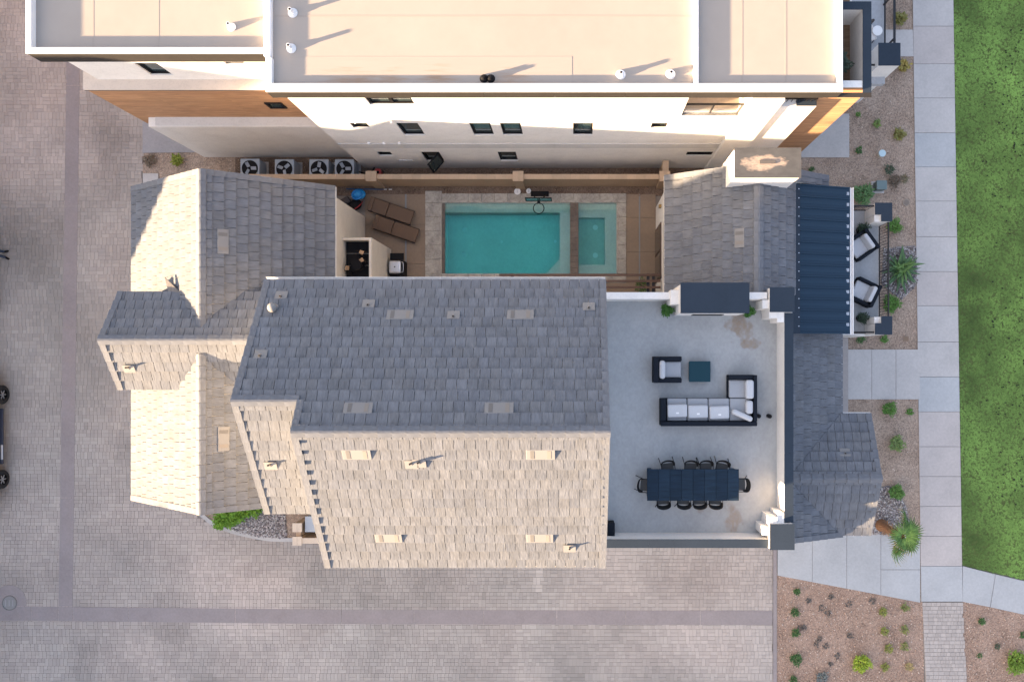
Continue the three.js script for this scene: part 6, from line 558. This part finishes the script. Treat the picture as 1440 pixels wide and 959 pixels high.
// ------------------------------------------------------------ vehicles at the street edge and the person beside them
{
  const wheel = (o, x, z, r, w) => { const g = part('wheel', o); g.position.set(x, r, z); const prof = [[r * 0.56, -w / 2], [r * 0.9, -w / 2], [r, -w * 0.32], [r, w * 0.32], [r * 0.9, w / 2], [r * 0.56, w / 2]].map(p => new THREE.Vector2(...p)); G().add(new THREE.LatheGeometry(prof, 28).rotateZ(-Math.PI / 2)).mesh('tyre', mk(0.012, 0.012, 0.013, 0.85), g); const rim = G(); rim.add(new THREE.CylinderGeometry(r * 0.56, r * 0.56, w * 0.6, 24).rotateZ(Math.PI / 2)); rim.mesh('rim', M.black, g); for (let i = 0; i < 6; i++) { const b = G().box(w * 0.3, w * 0.36, 0.02, r * 0.5, -0.022, 0.022).mesh('spoke', M.steel, g); b.rotation.x = i * Math.PI / 3; } };
  const body = (o, prof, w, m, x) => { const s = new THREE.Shape(prof.map(([z, y]) => new THREE.Vector2(-z, y))); return G().add(new THREE.ExtrudeGeometry(s, { depth: w - 0.12, bevelEnabled: true, bevelSize: 0.06, bevelThickness: 0.06, bevelSegments: 3 }).rotateY(Math.PI / 2).translate(x - w + 0.06, 0, 0)).mesh('body', m, o); };
  const tk = thing('pickup_truck', 'pale pickup truck with big black off-road tyres and dark running board', 'truck', [-25.28, 0, 3.4]); // side faces the drive
  body(tk, [[-2.75, 0.62], [-2.75, 1.05], [-1.55, 1.18], [-0.95, 1.85], [1.05, 1.88], [1.25, 1.22], [2.85, 1.2], [2.85, 0.62], [2.36, 0.62], [2.2, 1.0], [1.55, 1.0], [1.4, 0.62], [-1.38, 0.62], [-1.5, 1.0], [-2.2, 1.0], [-2.36, 0.62]], 1.85, mk(0.55, 0.54, 0.52, 0.35), -0.12);
  for (const z of [-1.86, 1.88]) { wheel(tk, -0.14, z, 0.42, 0.3); wheel(tk, -1.95, z, 0.42, 0.3); G().box(-0.22, -0.03, 0.9, 0.96, z - 0.5, z + 0.5).mesh('fender_flare', M.black, tk); } G().rbox(-0.2, 0.02, 0.42, 0.5, -1.25, 1.2, 0.03).mesh('running_board', mk(0.02, 0.025, 0.045, 0.5), tk); G().rbox(-0.06, 0.03, 0.48, 0.52, 0.35, 1.0, 0.015).mesh('step', M.steel, tk); G().box(-0.11, -0.06, 1.3, 1.75, -0.8, 0.9).box(-1.99, -1.94, 1.3, 1.75, -0.8, 0.9).mesh('side_glass', M.glass, tk); G().rbox(-0.02, 0.2, 1.15, 1.35, -1.05, -0.85, 0.04).mesh('mirror', M.black, tk); G().rbox(-1.85, -0.1, 0.5, 0.75, -2.95, -2.75, 0.05).mesh('bumper', mk(0.03, 0.04, 0.09, 0.5), tk);
  const sv = thing('parked_car', 'dark grey car with black tyres parked behind the pickup', 'car', [-25.82, 0, -4.05]); body(sv, [[-2.2, 0.4], [-2.25, 0.8], [-1.1, 0.95], [-0.4, 1.45], [1.1, 1.48], [1.9, 1.0], [2.2, 0.9], [2.2, 0.4], [1.85, 0.4], [1.7, 0.72], [1.15, 0.72], [1.0, 0.4], [-1.05, 0.4], [-1.2, 0.72], [-1.75, 0.72], [-1.9, 0.4]], 1.8, mk(0.06, 0.065, 0.07, 0.3), 0); for (const z of [-1.48, 1.45]) { wheel(sv, -0.0, z, 0.34, 0.24); wheel(sv, -1.72, z, 0.34, 0.24); } G().box(-0.02, 0.004, 1.0, 1.36, -0.6, 1.2).mesh('side_glass', M.glass, sv); G().rbox(-1.7, -0.1, 0.35, 0.6, -2.35, -2.2, 0.05).mesh('bumper', M.black, sv);
  // person: one continuous body from a field of tapered capsules
  const field = (bones, min, size, res) => { const mc = new MarchingCubes(res, M.black, false, false, 60000); mc.isolation = 0; const h = size / 2, half = res / 2; const P = V(0, 0, 0), ab = V(0, 0, 0); for (let k = 0; k < res; k++) for (let j = 0; j < res; j++) for (let i = 0; i < res; i++) { P.set(min[0] + h + (i - half) / half * h, min[1] + h + (j - half) / half * h, min[2] + h + (k - half) / half * h); let d = 1e3; for (const [a, b, ra, rb] of bones) { ab.subVectors(b, a); const t = Math.max(0, Math.min(1, P.clone().sub(a).dot(ab) / ab.lengthSq())); const dd = P.distanceTo(a.clone().addScaledVector(ab, t)) - (ra + (rb - ra) * t); const kk = 0.03, hh = Math.max(0, Math.min(1, 0.5 + 0.5 * (dd - d) / kk)); d = dd * (1 - hh) + d * hh - kk * hh * (1 - hh); } mc.field[i + j * res + k * res * res] = -d; } mc.update(); const n = mc.count, pos = mc.positionArray.slice(0, n * 3); for (let i = 0; i < n; i++) { pos[3 * i] = min[0] + h + pos[3 * i] * h; pos[3 * i + 1] = min[1] + h + pos[3 * i + 1] * h; pos[3 * i + 2] = min[2] + h + pos[3 * i + 2] * h; } const g = new THREE.BufferGeometry(); g.setAttribute('position', new THREE.Float32BufferAttribute(pos, 3)); g.computeVertexNormals(); return g; };
  const ps = thing('person', 'person in blue jeans and black shoes standing beside the parked car', 'person', [-25.5, 0, -4.72], 0);
  const jeans = field([[V(0.0, 0.92, -0.09), V(0.03, 0.5, -0.1), 0.095, 0.065], [V(0.03, 0.5, -0.1), V(-0.02, 0.1, -0.1), 0.065, 0.055], [V(0.0, 0.92, 0.09), V(0.06, 0.5, 0.12), 0.095, 0.065], [V(0.06, 0.5, 0.12), V(0.03, 0.1, 0.14), 0.065, 0.055], [V(0, 0.95, -0.06), V(0, 0.95, 0.06), 0.12, 0.12]], [-0.55, 0.02, -0.55], 1.1, 56); const skin = mk(0.42, 0.22, 0.14, 0.6);
  const bodyG = field([[V(0, 1.0, -0.05), V(0, 1.0, 0.05), 0.12, 0.12], [V(0, 1.0, 0), V(-0.02, 1.35, 0), 0.13, 0.15], [V(-0.02, 1.42, -0.15), V(-0.02, 1.42, 0.15), 0.075, 0.075], [V(-0.02, 1.45, 0), V(0.0, 1.58, 0), 0.055, 0.055], [V(-0.02, 1.42, 0.18), V(0.0, 1.14, 0.24), 0.055, 0.045], [V(-0.02, 1.42, -0.18), V(0.02, 1.15, -0.26), 0.055, 0.045]], [-0.4, 0.86, -0.4], 0.8, 56);
  const add = (n, g, m) => { const q = new THREE.Mesh(g, m); q.name = n; q.castShadow = q.receiveShadow = true; ps.add(q); return q; }; add('body', bodyG, mk(0.1, 0.1, 0.11, 0.9)); add('jeans', jeans, mk(0.035, 0.055, 0.1, 0.9, { map: tCloth }));
  add('arm', field([[V(0.02, 1.15, -0.26), V(0.2, 0.98, -0.27), 0.043, 0.033], [V(0.2, 0.98, -0.27), V(0.27, 0.93, -0.27), 0.036, 0.03], [V(0.27, 0.93, -0.295), V(0.36, 0.88, -0.3), 0.012, 0.009], [V(0.275, 0.93, -0.275), V(0.375, 0.885, -0.275), 0.012, 0.009], [V(0.275, 0.93, -0.255), V(0.37, 0.885, -0.25), 0.012, 0.009], [V(0.27, 0.93, -0.235), V(0.35, 0.89, -0.225), 0.011, 0.008], [V(0.23, 0.96, -0.24), V(0.28, 0.93, -0.2), 0.013, 0.01]], [-0.02, 0.8, -0.48], 0.42, 60), skin); add('arm', field([[V(0, 1.14, 0.24), V(0.05, 0.9, 0.25), 0.043, 0.033], [V(0.05, 0.9, 0.25), V(0.07, 0.82, 0.25), 0.036, 0.03], [V(0.085, 0.82, 0.235), V(0.1, 0.72, 0.235), 0.012, 0.009], [V(0.08, 0.82, 0.255), V(0.1, 0.715, 0.255), 0.012, 0.009], [V(0.065, 0.82, 0.265), V(0.08, 0.72, 0.27), 0.012, 0.009], [V(0.05, 0.82, 0.265), V(0.06, 0.73, 0.275), 0.011, 0.008], [V(0.09, 0.86, 0.23), V(0.125, 0.79, 0.215), 0.013, 0.01]], [-0.15, 0.7, 0.02], 0.48, 60), skin);
  add('head', field([[V(0.0, 1.55, 0), V(0.0, 1.6, 0), 0.055, 0.06], [V(0.0, 1.7, 0), V(0.01, 1.73, 0), 0.095, 0.095], [V(0.04, 1.64, 0), V(0.05, 1.66, 0), 0.06, 0.065], [V(0.1, 1.69, 0), V(0.115, 1.675, 0), 0.012, 0.014], [V(0.0, 1.69, -0.095), V(0.0, 1.66, -0.095), 0.014, 0.012], [V(0.0, 1.69, 0.095), V(0.0, 1.66, 0.095), 0.014, 0.012]], [-0.16, 1.5, -0.16], 0.36, 56), skin); add('hair', field([[V(-0.025, 1.74, 0), V(0.02, 1.77, 0), 0.1, 0.085], [V(-0.05, 1.68, 0), V(-0.04, 1.72, 0), 0.085, 0.09]], [-0.18, 1.56, -0.18], 0.36, 40), mk(0.03, 0.02, 0.015, 0.8)); for (const s of [-1, 1]) add('eye', clean(new THREE.SphereGeometry(0.011, 8, 6).translate(0.095, 1.71, s * 0.035)), M.black); add('mouth', clean(new THREE.BoxGeometry(0.008, 0.008, 0.04).translate(0.112, 1.632, 0)), mk(0.3, 0.1, 0.08, 0.6));
  for (const [x, z, t] of [[-0.02, -0.1, 0.2], [0.03, 0.14, -0.5]]) { const sh = G().rbox(-0.09, 0.2, 0, 0.075, -0.045, 0.045, 0.035).rbox(-0.08, 0.05, 0.06, 0.12, -0.04, 0.04, 0.03).mesh('shoe', M.black, ps); sh.position.set(x, 0, z); sh.rotation.y = t; }
}

renderer.render(scene, camera);
